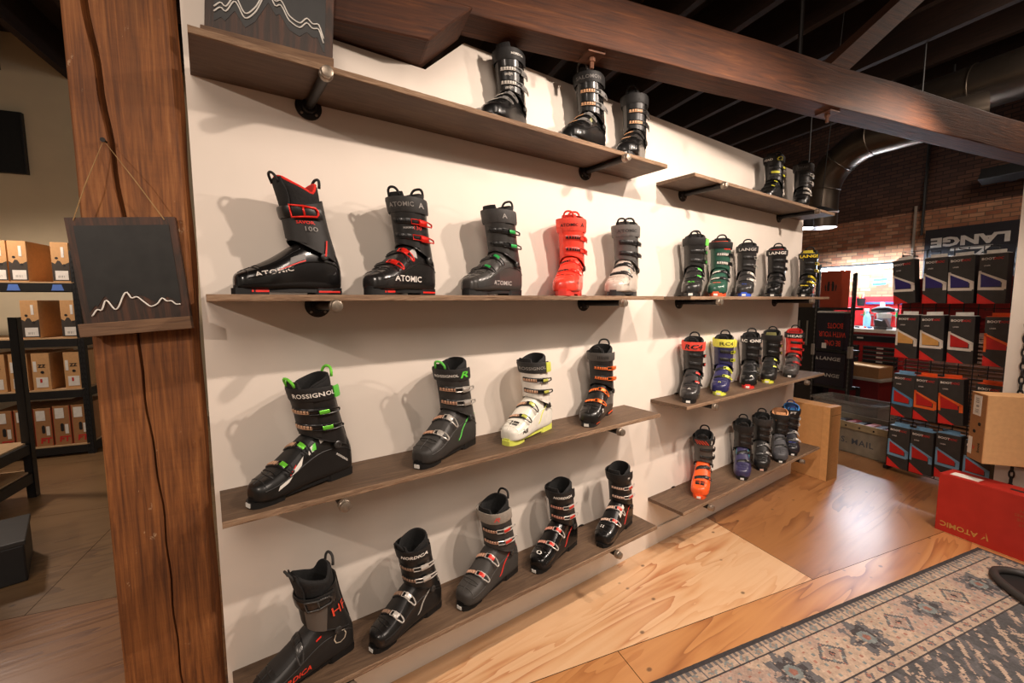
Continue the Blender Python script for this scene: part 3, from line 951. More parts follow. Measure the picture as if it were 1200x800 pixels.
# key: row, side, number -> (label, options)
BOOTS = {
    '1L1': ('black ski boot with silver script buckle straps, first boot on the top left shelf', dict(ladder=SILV, texts=[('strap', 'NORDICA', .007, WHT, dict(a=32)), ('cuff', 'mijn', .013, SILV, dict(a=-6, z=.217)), ('cuff', 'mijn', .013, SILV, dict(a=-6, z=.171))], gloss=.25)),
    '1L2': ('black ski boot under the beam bolt, middle boot on the top left shelf', dict(ladder=TAN, front_loop=True, loop=(70, 68, 66), texts=[('strap', 'SALOMON', .013, (104, 100, 98), dict(a=0)), ('toe', 'X', .008, WHT, dict(x=.06, y=.03))], gloss=.25, patches=[('clog', ((28, .012), (28, .035), (46, .035), (46, .012)), (150, 150, 110))])),
    '1L3': ('narrow black ski boot nearest the right end of the top left shelf', dict(ladder=TAN, front_loop=True, lever=(70, 68, 66), gloss=.3)),
    '1R1': ('black ski boot with a yellow outline on its strap on the top right shelf', dict(frame=(34, 34, 33), lever=YEL, ladder=(60, 60, 60), texts=[('strap', 'HEAD', .012, WHT, dict(a=-32)), ('strap', 'O', .026, YEL, dict(a=34, shear=.3, wide=1.5))], patches=[('cuff', ((0, .200), (50, .196), (50, .21), (0, .214)), YEL)])),
    '1R2': ('black ski boot with a grey strap at the far end of the top right shelf', dict(texts=[('strap', 'HEAD', .012, (130, 128, 126), dict(a=0))], strap=(58, 57, 57), lever=SILV)),
    '2L1': ('matte black ski touring boot with red liner rim and red cuff buckle frame', dict(kind='tour', clog=(22, 20, 20), cuff=(50, 47, 45), gloss=.55, rough_clog=.22, lever=RED, base=(24, 23, 23), rim=RED, inner=(180, 34, 26), strap=None, sole_stripe=RED, toe_tag=None, loop=(30, 26, 26), front_loop=True, tongue_h=.338, pivot=(40, 38, 36),
            texts=[('side', 'ATOMIC', .0135, (200, 192, 184), dict(x=.062, z=.066, tilt=R(12), wide=1.5)), ('cuff', 'SAVOR', .009, RED, dict(a=2, z=.214)), ('cuff', '100', .013, (150, 146, 142), dict(a=14, z=.196, bold=0))],
            patches=[('clog', ((36, .012), (18, .02), (18, -.03), (30, -.03)), (96, 92, 90)), ('clog', ((17, .05), (14.5, .05), (14.5, -.03), (17, -.03)), RED), ('cuff', ((96, .118), (100, .118), (114, .165), (110, .165)), RED)])),
    '2L2': ('glossy black ski boot with red buckles, second boot on the long second shelf', dict(clog=(44, 41, 40), cuff=(40, 38, 37), rough_clog=.25, lever=RED, ladder=(24, 24, 24), front_loop=True, strap=(44, 43, 42), strap_hw=.023, sole_stripe=RED, toe_tag=None,
            texts=[('strap', 'ATOMIC', .014, (132, 128, 124), dict(a=-18, dz=.002, wide=1.0)), ('strap', 'A', .016, (160, 156, 152), dict(a=44)), ('side', 'ATOMIC', .019, (226, 220, 212), dict(x=.022, z=.052, wide=1.4)), ('cuff', 'HAWX', .007, (180, 176, 172), dict(a=-4, z=.215)), ('cuff', '130', .012, RED, dict(a=26, z=.215, bold=0))],
            patches=[('clog', ((60, .0), (30, -.01), (22, -.03), (50, -.03)), (176, 172, 168))])),
    '2L3': ('charcoal grey ski boot with green buckles on the second shelf', dict(frame=(40, 39, 38), clog=(78, 75, 72), cuff=(62, 60, 58), rough_clog=.3, lever=(52, 170, 84), ladder=(26, 26, 26), front_loop=False, strap=(60, 58, 57), strap_hw=.023, toe_tag=None, sole=(36, 35, 34),
            texts=[('strap', 'A', .016, (160, 156, 152), dict(a=20)), ('side', 'ATOMIC', .016, (186, 182, 178), dict(x=.0, z=.046, wide=1.4))], patches=[('clog', ((14, .135), (14, .02), (-6, .02), (-6, .135)), (42, 41, 40))])),
    '2L4': ('all red ski boot with black lettered strap on the second shelf', dict(clog=(238, 66, 48), cuff=(238, 66, 48), strap=(238, 74, 56), liner=(226, 58, 44), inner=(150, 34, 26), loop=(226, 58, 44), front_loop=True, lever=(226, 60, 44), ladder=(24, 22, 22), base=(228, 60, 44), sole=(214, 52, 40), strap_hw=.025, toe_tag=None, insole=(20, 20, 20),
            texts=[('strap', 'ATOMIC', .012, (24, 20, 20), dict(a=-8, wide=1.0)), ('strap', 'A', .016, (24, 20, 20), dict(a=44)), ('side', 'AII', .012, (24, 20, 20), dict(x=.09, z=.05))], patches=[('clog', ((100, .10), (74, .10), (74, .092), (100, .092)), (24, 20, 20))])),
    '2L5': ('two-tone ski boot with pale grey shell and dark grey cuff on the second shelf', dict(clog=(196, 184, 172), clog_cap=(186, 175, 164), cuff=(92, 90, 88), strap=(98, 96, 94), liner=(58, 56, 56), lever=(60, 58, 58), ladder=(28, 28, 28), base=(36, 35, 35), sole=(44, 42, 42), strap_hw=.024, front_loop=True, toe_tag=None,
            texts=[('strap', 'ATOMIC', .013, (52, 50, 50), dict(a=8)), ('side', 'AII', .012, (50, 48, 48), dict(x=.09, z=.05))], patches=[('clog', ((60, .035), (44, .035), (44, .028), (60, .028)), (60, 190, 196))])),
    '2R1': ('black ski boot with a bright green strap end on the right second shelf', dict(frame=(36, 36, 36), strap_end=(120, 226, 92), lever=(90, 210, 80), texts=[('toe', 'RX', .014, GRN, dict(x=.12, y=0))], clog=(46, 44, 43), cuff=(38, 37, 36), front_loop=True)),
    '2R2': ('dark green ski boot with black strap and orange sole', dict(clog=(44, 92, 74), cuff=(44, 92, 74), sole=(226, 84, 44), insole=(226, 74, 40), lever=(40, 40, 40), ladder=SILV, patches=[('clog', ((106, .118), (74, .118), (74, .112), (106, .112)), (224, 92, 70)), ('cuff', ((20, .262), (66, .262), (66, .268), (20, .268)), RED)])),
    '2R3': ('charcoal ski boot with a blue toe mark and white strap lettering', dict(clog=(56, 54, 54), cuff=(50, 48, 48), sole=(44, 84, 190), lever=SILV, texts=[('strap', 'LANGE', .017, (196, 190, 184), dict(a=4, wide=1.25)), ('toe', 'RX', .012, (60, 96, 200), dict(x=.12, y=.0))])),
    '2R4': ('glossy black ski boot with red liner tab and white strap lettering', dict(rough_clog=.2, insole=(226, 62, 44), lever=(60, 58, 58), texts=[('strap', 'LANGE', .018, WHT, dict(a=4, wide=1.25))])),
    '2R5': ('black ski boot with yellow lettering and yellow buckles, last on the right second shelf', dict(rough_clog=.2, lever=(224, 200, 48), insole=(226, 204, 60), texts=[('strap', 'LANGE', .02, (240, 214, 50), dict(a=4, wide=1.25))], patches=[('clog', ((112, .115), (70, .12), (70, .104), (112, .1)), (226, 200, 50))], tongue=(200, 180, 50))),
    '3L1': ('large black ski boot with green buckles and white graphics on the third shelf', dict(frame=(34, 33, 32), clog=(30, 29, 28), cuff=(38, 36, 35), rough_clog=.38, gloss=.42, lever=(110, 206, 60), ladder=(190, 150, 120), loop=(110, 206, 60), front_loop=True, strap_end=(96, 200, 70), strap=(24, 23, 23), strap_hw=.02, rim=(20, 19, 19),
            texts=[('strap', 'ROSSIGNOL', .0135, WHT, dict(a=4, wide=1.1)), ('side', 'ROSSIGNOL', .006, WHT, dict(x=-.105, z=.07, tilt=R(-40)))],
            patches=[('clog', ((30, -.035), (60, -.03), (62, -.05), (36, -.065)), WHT), ('clog', ((10, .06), (16, .03), (34, .02), (22, .055)), WHT), ('clog', ((0, .10), (4, .07), (16, .05), (8, .095)), WHT), ('clog', ((22, .008), (24, -.012), (40, -.016), (38, .0)), WHT), ('clog', ((30, -.07), (26, -.08), (44, -.09), (46, -.08)), WHT), ('clog', ((26, -.005), (40, -.012), (40, -.02), (24, -.02)), GRN), ('clog', ((14, .065), (18, .065), (32, .045), (27, .045)), RED), ('cuff', ((-24, .276), (-6, .276), (-6, .294), (-24, .294)), (130, 220, 110))])),
    '3L2': ('matte charcoal ski boot with green pull loop and green R mark on the third shelf', dict(clog=(64, 61, 58), cuff=(60, 57, 54), rough_clog=.5, gloss=.5, lever=(182, 176, 168), ladder=(196, 150, 122), loop=(96, 200, 80), front_loop=True, rear_loop=False, strap=(36, 35, 34), stripe=(90, 190, 80), strap_hw=.021,
            texts=[('strap', 'ROSSIGNOL', .0095, WHT, dict(a=-18)), ('strap', 'R', .022, GRN, dict(a=44, shear=.3, wide=1.7))])),
    '3L3': ('white ski boot with yellow sole and black strap on the third shelf', dict(frame=(60, 58, 54), clog=(232, 228, 216), cuff=(228, 222, 212), sole=(214, 220, 96), strap=(44, 43, 42), liner=(30, 29, 29), lever=(206, 210, 100), ladder=(214, 170, 140), base=(40, 38, 36), insole=(220, 222, 90), strap_end=(214, 220, 96), front_loop=False, strap_hw=.023, toe_tag=None, rear_loop=False,
            texts=[('strap', 'ROSSIGNOL', .013, (150, 146, 140), dict(a=0)), ('side', 'AII', .018, (30, 28, 28), dict(x=.092, z=.05, bold=.03))], patches=[('clog', ((96, .118), (66, .118), (66, .098), (96, .098)), (52, 50, 48)), ('clog', ((14, -.06), (40, -.06), (40, -.12), (14, -.12)), (48, 46, 46))], stripe=(222, 226, 110))),
    '3L4': ('black ski boot with orange buckles and round white emblem on the third shelf', dict(clog=(34, 32, 30), cuff=(38, 36, 34), lever=(236, 112, 40), ladder=(236, 120, 56), strap=(74, 71, 68), sole=(30, 28, 28), sole_stripe=(236, 90, 36), front_loop=True, texts=[('side', 'R', .018, WHT, dict(x=.075, z=.06)), ('strap', 'IIIIIIII', .014, (34, 32, 32), dict(a=10, bold=0))], gloss=.42)),
    '3R1': ('black ski boot with a red RC4 strap', dict(frame=(30, 29, 29), strap=(232, 74, 58), lever=(228, 52, 40), strap_hw=.024, clog=(58, 56, 55), cuff=(46, 44, 43), front_loop=True, texts=[('strap', 'RC4', .028, (24, 20, 20), dict(a=2, shear=.25, wide=1.25, bold=.03)), ('toe', 'A', .014, WHT, dict(x=.122, y=0))], toe_tag=WHT)),
    '3R2': ('navy blue ski boot with a yellow RC4 strap', dict(strap=(232, 226, 88), lever=(214, 220, 64), strap_hw=.024, clog=(48, 46, 96), cuff=(48, 46, 92), sole=(214, 220, 80), front_loop=True, strap_end=(232, 226, 88), texts=[('strap', 'RC4', .022, (90, 92, 40), dict(a=16, wide=1.3)), ('toe', 'A', .014, (220, 224, 90), dict(x=.12, y=0))])),
    '3R3': ('black ski boot with white RC ONE strap lettering and a red sole edge', dict(sole=(206, 44, 36), front_loop=True, lever=(60, 60, 60), texts=[('strap', 'RC ONE', .020, WHT, dict(a=2, bold=.035, wide=1.15)), ('toe', 'A', .02, WHT, dict(x=.118, y=.018))])),
    '3R4': ('black ski boot with an olive liner lip and yellow sole edge', dict(frame=(34, 34, 33), sole=(206, 208, 70), tongue=(120, 118, 70), rim=(42, 40, 34), lever=(206, 210, 70), clog=(40, 38, 36), patches=[('cuff', ((40, .268), (66, .268), (66, .275), (40, .275)), YEL)])),
    '3R5': ('grey and red ski boot with a black strap, last on the right third shelf', dict(clog=(84, 80, 78), cuff=(220, 44, 34), liner=(150, 30, 26), inner=(200, 40, 32), insole=(226, 52, 42), strap=(22, 21, 21), lever=(180, 40, 34), texts=[('strap', 'HEAD', .017, WHT, dict(a=6, wide=1.4)), ('toe', 'X', .012, RED, dict(x=.10, y=.01))])),
    '4L1': ('grey and black ski touring boot with red HF lettering on the bottom shelf', dict(kind='tour', clog=(46, 43, 41), cuff=(40, 38, 36), lever=(70, 68, 66), strap=(28, 27, 26), rough_clog=.42, gloss=.5, toe_buckle=True, front_loop=True, tongue_h=.345, loop=(46, 44, 42), toe_tag=WHT, base=(34, 33, 32),
            texts=[('cuff', 'HF', .030, (232, 74, 48), dict(a=52, z=.19, bold=0, wide=1.0)), ('side', 'NORDICA', .016, (232, 64, 40), dict(x=.06, z=.045, tilt=R(3), shear=.25)), ('side', 'O', .042, (190, 176, 156), dict(x=-.095, z=.085, bold=-.02, wide=1))],
            patches=[('cuff', ((20, .16), (74, .14), (92, .235), (22, .235)), (92, 86, 80)), ('clog', ((26, -.018), (30, -.018), (30, -.035), (26, -.035)), RED)])),
    '4L2': ('black ski boot with silver toe buckles, second on the long bottom shelf', dict(lever=(206, 200, 192), ladder=(150, 120, 100), strap_hw=.021, texts=[('strap', 'NORDICA', .013, WHT, dict(a=0, shear=.3, wide=1.2, bold=.04))], clog=(32, 30, 29), cuff=(28, 27, 26), front_loop=True, rear_loop=False, stripe=(170, 164, 156), rim=(18, 17, 17))),
    '4L3': ('matte grey ski boot with a light grey strap and red levers on the bottom shelf', dict(frame=(206, 200, 192), clog=(74, 70, 66), cuff=(66, 62, 59), rough_clog=.55, gloss=.55, strap=(150, 142, 132), lever=(226, 60, 48), ladder=(206, 160, 134), stripe=(214, 50, 40), strap_hw=.022, texts=[('strap', 'R', .018, (224, 90, 80), dict(a=8, shear=.4, wide=1.6)), ('toe', 'O', .018, (30, 28, 28), dict(x=.09, y=0, wide=1.5))], rim=(20, 19, 19), front_loop=False)),
    '4L4': ('glossy black ski boot with silver and red buckles on the bottom shelf', dict(frame=(206, 200, 192), rough_clog=.16, lever=(220, 60, 48), ladder=(214, 150, 130), stripe=(206, 50, 40), strap_hw=.022, texts=[('strap', 'NORDICA', .012, WHT, dict(a=14, shear=.3, bold=.04)), ('toe', 'O', .016, WHT, dict(x=.12, y=0, wide=1.6))], rear_loop=False, patches=[('clog', ((110, .016), (66, .016), (66, -.012), (110, -.012)), (226, 216, 206))])),
    '4L5': ('black ski boot with white instep and red side stripe on the bottom shelf', dict(frame=(214, 206, 198), lever=(220, 60, 48), ladder=(224, 190, 170), stripe=(224, 44, 36), strap_hw=.021, rear_loop=False, patches=[('clog', ((130, .035), (30, .03), (34, -.02), (130, -.012)), (232, 224, 214))], texts=[('toe', 'N', .014, WHT, dict(x=.11, y=-.012)), ('strap', 'N', .01, WHT, dict(a=48))], toe_tag=None)),
    '4R1': ('orange and grey ski boot standing alone on the right bottom shelf', dict(clog=(240, 92, 36), cuff=(88, 84, 80), base=(28, 27, 26), lever=(60, 58, 56), sole=(230, 84, 32), front_loop=True, strap=(32, 30, 30), texts=[('strap', '/////', .026, (226, 72, 44), dict(a=-10, shear=-.9, bold=.02)), ('strap', 'J', .024, WHT, dict(a=40, bold=.04))], patches=[('clog', ((112, .125), (68, .125), (68, .10), (112, .10)), (24, 22, 22))], toe_tag=WHT)),
    '4R2': ('navy ski boot with teal ankle panel on the right bottom shelf', dict(clog=(58, 54, 92), cuff=(34, 33, 33), lever=(50, 48, 48), front_loop=True, patches=[('clog', ((135, .02), (28, .02), (28, -.02), (135, -.02)), (64, 176, 186))], strap_hw=.023)),
    '4R3': ('black ski boot with ribbed strap beside the navy boot', dict(clog=(40, 38, 37), cuff=(30, 29, 28), front_loop=True, strap=(46, 44, 43), strap_hw=.024, toe_tag=(214, 170, 150))),
    '4R4': ('slate grey ski boot with a tan liner on the right bottom shelf', dict(clog=(80, 80, 84), cuff=(36, 35, 34), liner=(226, 164, 116), inner=(150, 104, 70), strap=(28, 27, 27), rear_loop=False, rough_clog=.5, lever=(50, 48, 48))),
    '4R5': ('black ski boot with blue liner and white side on the right bottom shelf', dict(clog=(38, 38, 48), cuff=(26, 26, 28), liner=(60, 128, 196), inner=(30, 60, 100), rim=(66, 138, 206), lever=(214, 210, 204), loop=(50, 60, 130), front_loop=True, texts=[('strap', 'FT', .018, WHT, dict(a=14))], patches=[('clog', ((104, .10), (70, .10), (70, .086), (104, .086)), (90, 100, 220)), ('cuff', ((76, .14), (100, .14), (100, .25), (76, .25)), WHT)])),
}
GROUPS = {'1': 'ski boots on the top shelves', '2': 'ski boots on the second shelves', '3': 'ski boots on the third shelves', '4': 'ski boots on the bottom shelves'}
POSE = {
    '1L1': (0.9848, -0.0962, -147.6, 0.998),
    '1L2': (1.3838, -0.1212, -159.1, 1.060),
    '1L3': (1.7010, -0.1173, -151.3, 1.045),
    '1R1': (3.1503, -0.0958, -171.3, 1.017),
    '1R2': (3.5626, -0.1217, -161.1, 1.060),
    '2L1': (0.2092, -0.1012, -164.3, 0.978),
    '2L2': (0.5457, -0.1138, -149.5, 1.040),
    '2L3': (0.9116, -0.1144, -160.4, 1.043),
    '2L4': (1.3034, -0.1191, -142.5, 1.063),
    '2L5': (1.6467, -0.1225, -154.1, 1.078),
    '2R1': (2.2428, -0.1179, -151.2, 1.058),
    '2R2': (2.5114, -0.1170, -155.3, 1.054),
    '2R3': (2.8308, -0.1151, -155.4, 1.046),
    '2R4': (3.2345, -0.1165, -161.0, 1.052),
    '2R5': (3.7382, -0.1208, -164.9, 1.071),
    '3L1': (0.2138, -0.1231, -158.6, 1.021),
    '3L2': (0.6979, -0.1172, -153.4, 1.049),
    '3L3': (1.0777, -0.1166, -160.8, 1.018),
    '3L4': (1.5045, -0.1062, -153.3, 1.051),
    '3R1': (2.2725, -0.1132, -153.0, 1.052),
    '3R2': (2.6002, -0.1129, -156.6, 1.045),
    '3R3': (2.9400, -0.1139, -156.4, 1.041),
    '3R4': (3.2308, -0.1125, -160.4, 1.043),
    '3R5': (3.5878, -0.1136, -163.1, 1.035),
    '4L1': (0.1910, -0.1392, -165.3, 0.985),
    '4L2': (0.5233, -0.1337, -162.3, 0.959),
    '4L3': (0.8699, -0.1274, -163.4, 1.059),
    '4L4': (1.2262, -0.1218, -164.4, 1.017),
    '4L5': (1.5951, -0.1476, -163.3, 1.023),
    '4R1': (2.4195, -0.1117, -153.9, 1.042),
    '4R2': (2.8833, -0.1208, -151.9, 1.035),
    '4R3': (3.1405, -0.1230, -152.3, 1.043),
    '4R4': (3.3999, -0.1302, -152.1, 1.030),
    '4R5': (3.6243, -0.1163, -151.6, 1.028),
}
#POSE#

for k_, (lab_, opt_) in BOOTS.items():
    x_, y_, a_, s_ = POSE[k_]
    make_boot(lab_, (x_, y_, Z[int(k_[0])]), R(a_), s_, GROUPS[k_[0]], **opt_)

#BG-START

# ------------------------------------------------------------------ chalk signs
def gthing(name, label, cat, b, n, z=0.0, rz=0.0, group=None):
    return thing(name, label, cat, W(b, n, z), BA + rz, group)


M_sign = wood('charred sign board', [(.3, srgb(28, 20, 15)), (.46, srgb(50, 34, 24)), (.58, srgb(84, 50, 32)), (.72, srgb(150, 88, 54))], axis=2, grain=22, stretch=9, rough=.55, bump=.2)
M_slate = plain('black slate paint', (26, 25, 23), rough=.5, vary=.35, scale=24, bump=.08)
M_chalk = plain('white paint line', (236, 232, 224), rough=.6)
M_ledge = wood('sign ledge', [(.3, srgb(66, 46, 32)), (.48, srgb(108, 80, 58)), (.75, srgb(150, 116, 84))], axis=0, grain=40, stretch=14, rough=.7, bump=.3)
M_cord = plain('jute cord', (160, 128, 84), rough=.9, vary=.2)


def chalk_sign(label, b, n, z, wdt, hgt, tilt, line, loops, cord_pts, group):
    o = gthing('chalk_sign', label, 'sign', b, n, z, 0, group)
    o.rotation_euler = (0, tilt, BA)
    obj('board', bxr(BM(), -wdt / 2, wdt / 2, 0, .016, 0, hgt, bev=.002), M_sign, o)
    sl = BM()
    k = [(-.42, .20), (-.37, .25), (-.35, .24), (-.27, .33), (-.19, .24), (-.05, .36), (0, .31), (.06, .32), (.2, .24), (.3, .29), (.36, .27), (.41, .23)] if loops == 1 else [(x, y - .10) for x, y in line]
    poly = [(-.43 * wdt, .93 * hgt), (-.43 * wdt, k[0][1] * hgt)] + [(x * wdt, y * hgt) for x, y in k] + [(.43 * wdt, k[-1][1] * hgt), (.43 * wdt, .93 * hgt)]
    prism(sl, poly, -.0012, .001, 'Y')
    obj('slate_panel', sl, M_slate, o)
    for q in range(loops):
        fl = pchip([p[0] for p in line], [p[1] for p in line])
        bm = tube(BM(), [((line[0][0] + (line[-1][0] - line[0][0]) * k_ / 60) * wdt, -.0032, (fl(line[0][0] + (line[-1][0] - line[0][0]) * k_ / 60) - q * .035) * hgt) for k_ in range(61)], .0019, 6)
        obj('mountain_line', bm, M_chalk, o, smooth=True)
    obj('ledge', bxr(BM(), -wdt / 2 - .004, wdt / 2 + .004, -.022, .0, -.004, .03, bev=.002), M_ledge, o)
    if cord_pts:
        bm = tube(BM(), cord_pts, .0013, 5)
        obj('hanging_cord', bm, M_cord, o)
        nail = lathe(BM(), [(.003, -.012), (.003, .004), (.006, .004), (.006, .006)], cord_pts[len(cord_pts) // 2], (0, -1, 0), 8)
        obj('nail', nail, M_pipe, o)
    return o


LINE = [(-.43, .16), (-.355, .215), (-.325, .205), (-.25, .29), (-.165, .205), (-.01, .35), (.035, .295), (.09, .305), (.16, .26), (.24, .212), (.31, .23), (.385, .28), (.43, .25), (.48, .25), (.54, .215), (.585, .215)]
LINE = [((x - .07) * .82, y) for x, y in LINE]
chalk_sign('black slate chalk sign with one white mountain line hanging on the timber post', -.142, -.031, 1.378, .232, .300, R(-4.2), LINE, 1,
           [(-.098, -.001, .292), (-.06, -.003, .38), (-.012, .012, .495), (.045, -.003, .39), (.092, -.001, .292)], 'slate mountain signs')
LINE2 = [(-.43, .26), (-.38, .30), (-.35, .28), (-.28, .37), (-.2, .27), (-.13, .33), (-.03, .50), (.03, .42), (.06, .44), (.14, .34), (.22, .31), (.28, .36), (.33, .33), (.37, .34), (.42, .24)]
o = chalk_sign('black slate sign with two white mountain lines hanging above the top left shelf', .206, -.036, 2.142, .318, .36, R(4), LINE2, 2, None, 'slate mountain signs')
obj('hook', tube(BM(), [(.01, .008, -.030), (.01, .008, .004)], .0035, 8), M_cap, o)

# ------------------------------------------------------------------ left room
M_rack = plain('black rack steel', (20, 19, 19), rough=.5, vary=.15)
M_kraft = plain('kraft card', (204, 156, 104), rough=.8, vary=.06, scale=40)
M_kraft2 = plain('brown card', (164, 116, 72), rough=.85, vary=.06, scale=40)
M_cardlight = plain('tan card', (206, 158, 108), rough=.8, vary=.05, scale=40)
M_deck = plain('pale deck board edge', (196, 160, 118), rough=.8)
M_label = plain('white paper label', (232, 226, 216), rough=.7)
M_inkk = plain('black print', (30, 26, 24), rough=.7)
M_redp = plain('red print', (196, 40, 34), rough=.7)
M_bluet = plain('blue tape', (84, 120, 196), rough=.6)


def rack(label, b0, b1, n0, n1, h, decks, group=None, mat_top=True):
    o = gthing('storage_rack', label, 'rack', b0, n0, 0, 0, group)
    L, Dp = b1 - b0, n1 - n0
    for x in (0, L - .05):
        for y in (0, Dp - .05):
            bm = bxr(BM(), x, x + .05, y, y + .006, 0, h)
            bxr(bm, x + (.044 if x else 0), x + (.05 if x else .006), y, y + .05, 0, h)
            up = obj('upright', bm, M_rack, o)
            if y == 0:
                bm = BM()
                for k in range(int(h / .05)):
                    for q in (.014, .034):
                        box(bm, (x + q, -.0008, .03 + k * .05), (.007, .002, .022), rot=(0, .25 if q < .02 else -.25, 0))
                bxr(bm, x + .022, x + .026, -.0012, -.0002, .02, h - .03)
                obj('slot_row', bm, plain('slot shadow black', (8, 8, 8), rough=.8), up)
    for z in decks:
        bm = bxr(BM(), .05, L - .05, -.002, .03, z - .085, z - .012)
        bxr(bm, .05, L - .05, Dp - .03, Dp, z - .085, z - .012)
        bxr(bm, 0.006, .04, .05, Dp - .05, z - .085, z - .012)
        bxr(bm, L - .04, L - .006, .05, Dp - .05, z - .085, z - .012)
        obj('shelf_beam', bm, M_rack, o)
        obj('deck', bxr(BM(), .03, L - .03, .0, Dp, z - .012, z), M_deck, o)
    return o


rk = rack('black steel rack of boot boxes against the cream wall of the left room', -3.9, -1.88, 3.8, 4.4, 1.93, (.11, .645, 1.13, 1.645))
for b_ in (-2.30, -2.0):
    obj('tape_label', prism(BM(), [(-.045, 0), (.045, 0), (.03, .055), (-.03, .055)], -.004, -.0022, 'Y'), M_bluet, rk).location = (b_ + 3.9 - .03, 0, 1.565)


def boot_box(label, b, n, z, style, rz=0.0, w_=.125, h_=.345, d_=.42):
    o = gthing('boot_box', label, 'box', b, n, z + .0012, rz, 'boot boxes on the left room rack')
    obj('carton', bxr(BM(), -w_ / 2, w_ / 2, 0, d_, 0, h_, bev=.002), M_kraft if style != 'ft' else M_kraft2, o)
    f = lambda x0, x1, z0, z1, mat, nm, dy=.0012: obj(nm, bxr(BM(), x0 * w_, x1 * w_, -dy, .0005, z0 * h_, z1 * h_), mat, o)
    if style == 'hill':
        pts = [(-.49, .02), (.49, .02), (.49, .50), (.3, .46), (.12, .42), (-.02, .53), (-.16, .54), (-.3, .45), (-.49, .5)]
        obj('printed_hill', prism(BM(), [(x * w_, y * h_) for x, y in pts], -.001, .0005, 'Y'), plain('charcoal print', (62, 54, 46), rough=.8), o)
        obj('hand_hole', lathe(BM(), [(.011, 0), (.011, .001)], (-.2 * w_, -.001, .6 * h_), (0, -1, 0), 14), M_inkk, o)
        obj('hand_hole', lathe(BM(), [(.011, 0), (.011, .001)], (.2 * w_, -.0015, .42 * h_), (0, -1, 0), 14), M_inkk, o)
        f(-.34, .40, .05, .28, M_label, 'label', .002)
        f(.08, .24, .62, .88, M_label, 'label', .002)
        letter_o = letter(BM(), '||| || |', .02, lambda x, y: (x, -.0026, .13 * h_ + y), 0)
        obj('bar_code', letter_o, M_inkk, o, normals=False)
    elif style == 'kraft':
        f(-.32, .34, .07, .34, M_label, 'label', .002)
        f(-.42, -.24, .5, .78, M_label, 'label', .002)
        f(-.1, .02, .2, .3, M_redp, 'red_mark', .003)
        obj('hand_hole', lathe(BM(), [(.013, 0), (.013, .001)], (.06 * w_, -.001, .48 * h_), (0, -1, 0), 14), M_inkk, o)
        obj('logo', letter(BM(), 'ZZ', .03, lambda x, y: (x + .006, -.0015, .65 * h_ + y), .04), M_inkk, o, normals=False)
    else:
        f(-.36, .16, .68, .94, M_label, 'label', .002)
        f(.16, .36, .28, .52, M_label, 'label', .002)
        obj('hand_hole', prism(BM(), [(-.012, .36 * h_), (-.005, .34 * h_), (.005, .34 * h_), (.012, .36 * h_), (.012, .52 * h_), (.005, .55 * h_), (-.005, .55 * h_), (-.012, .52 * h_)], -.001, .0005, 'Y'), M_inkk, o)
        obj('lettering', letter(BM(), 'FT', .055, lambda x, y: (x + .014, -.0018, .15 * h_ + y), .04, .1), M_redp, o, normals=False)
        bm = BM()
        for x in (-.49, .47):
            bxr(bm, x * w_, (x + .02) * w_, -.001, .0005, .01 * h_, .99 * h_)
        obj('red_border', bm, M_redp, o)
    return o


for b_, lb in ((-2.425, 'tan and charcoal boot box cut by the picture edge on the rack top deck'), (-2.29, 'tan and charcoal boot box in the middle of the rack top deck'), (-2.0, 'tan and charcoal boot box at the right end of the rack top deck')):
    boot_box(lb, b_, 3.815, 1.645, 'hill', h_=.36)
for b_, lb in ((-2.25, 'tan and charcoal boot box standing alone on the second rack deck'), (-1.975, 'tan and charcoal boot box beside the upright on the second rack deck')):
    boot_box(lb, b_, 3.815, 1.13, 'hill', R(-3), h_=.345)
for b_, lb in ((-2.52, 'kraft boot box behind the near rack post on the third deck'), (-2.37, 'kraft boot box just right of the near rack post on the third deck'), (-2.215, 'kraft boot box with red mark in the middle of the third rack deck'), (-1.99, 'kraft boot box beside the right upright on the third rack deck')):
    boot_box(lb, b_, 3.82, .645, 'kraft')
for k in range(5):
    boot_box('brown box with red FT lettering, ' + ('leftmost', 'second from left', 'middle one', 'second from right', 'rightmost')[k] + ' on the lowest rack deck', -2.51 + k * .134, 3.82, .11, 'ft', R(random.uniform(-.4, .4)), w_=.122, h_=.375 if k > 2 else .36)

rk2 = rack('black steel rack standing nearest on the left room floor, cut by the picture edge', -3.1, -1.80, 1.95, 2.80, 1.35, (.20, .42))
o = gthing('storage_bin', 'low black bin on the left room floor at the left picture edge', 'bin', -1.21, 1.457, 0, R(23.5))
bm = bxr(BM(), -.6, .0, .0, .4, 0, .2, bev=.008)
obj('tub', bm, M_rack, o)
bm = bxr(BM(), -.608, .006, -.006, .406, .2, .225, bev=.005)
obj('lid', bm, plain('dark grey lid', (44, 42, 40), rough=.5), o)
o = tag(obj('wall_screen', bxr(bxr(BM(), -.55, .55, 0, .05, 0, .64, bev=.004), -.53, .53, -.003, .0, .02, .62), M_rack), 'flat black screen high on the cream wall of the left room', 'screen', None, W(-3.25, 4.945, 2.84), BA)
o = gthing('stool', 'black stool half hidden behind the timber post', 'stool', -.93, 2.72)
obj('seat', lathe(BM(), [(.13, .44), (.15, .45), (.15, .47), (.13, .48)], (0, 0, 0), (0, 0, 1), 24), M_rack, o, smooth=40)
for sx in (-1, 1):
    for sy in (-1, 1):
        obj('leg', tube(BM(), [(sx * .10, sy * .10, .45), (sx * .145, sy * .145, .0)], .013, 10), M_rack, o, smooth=40)

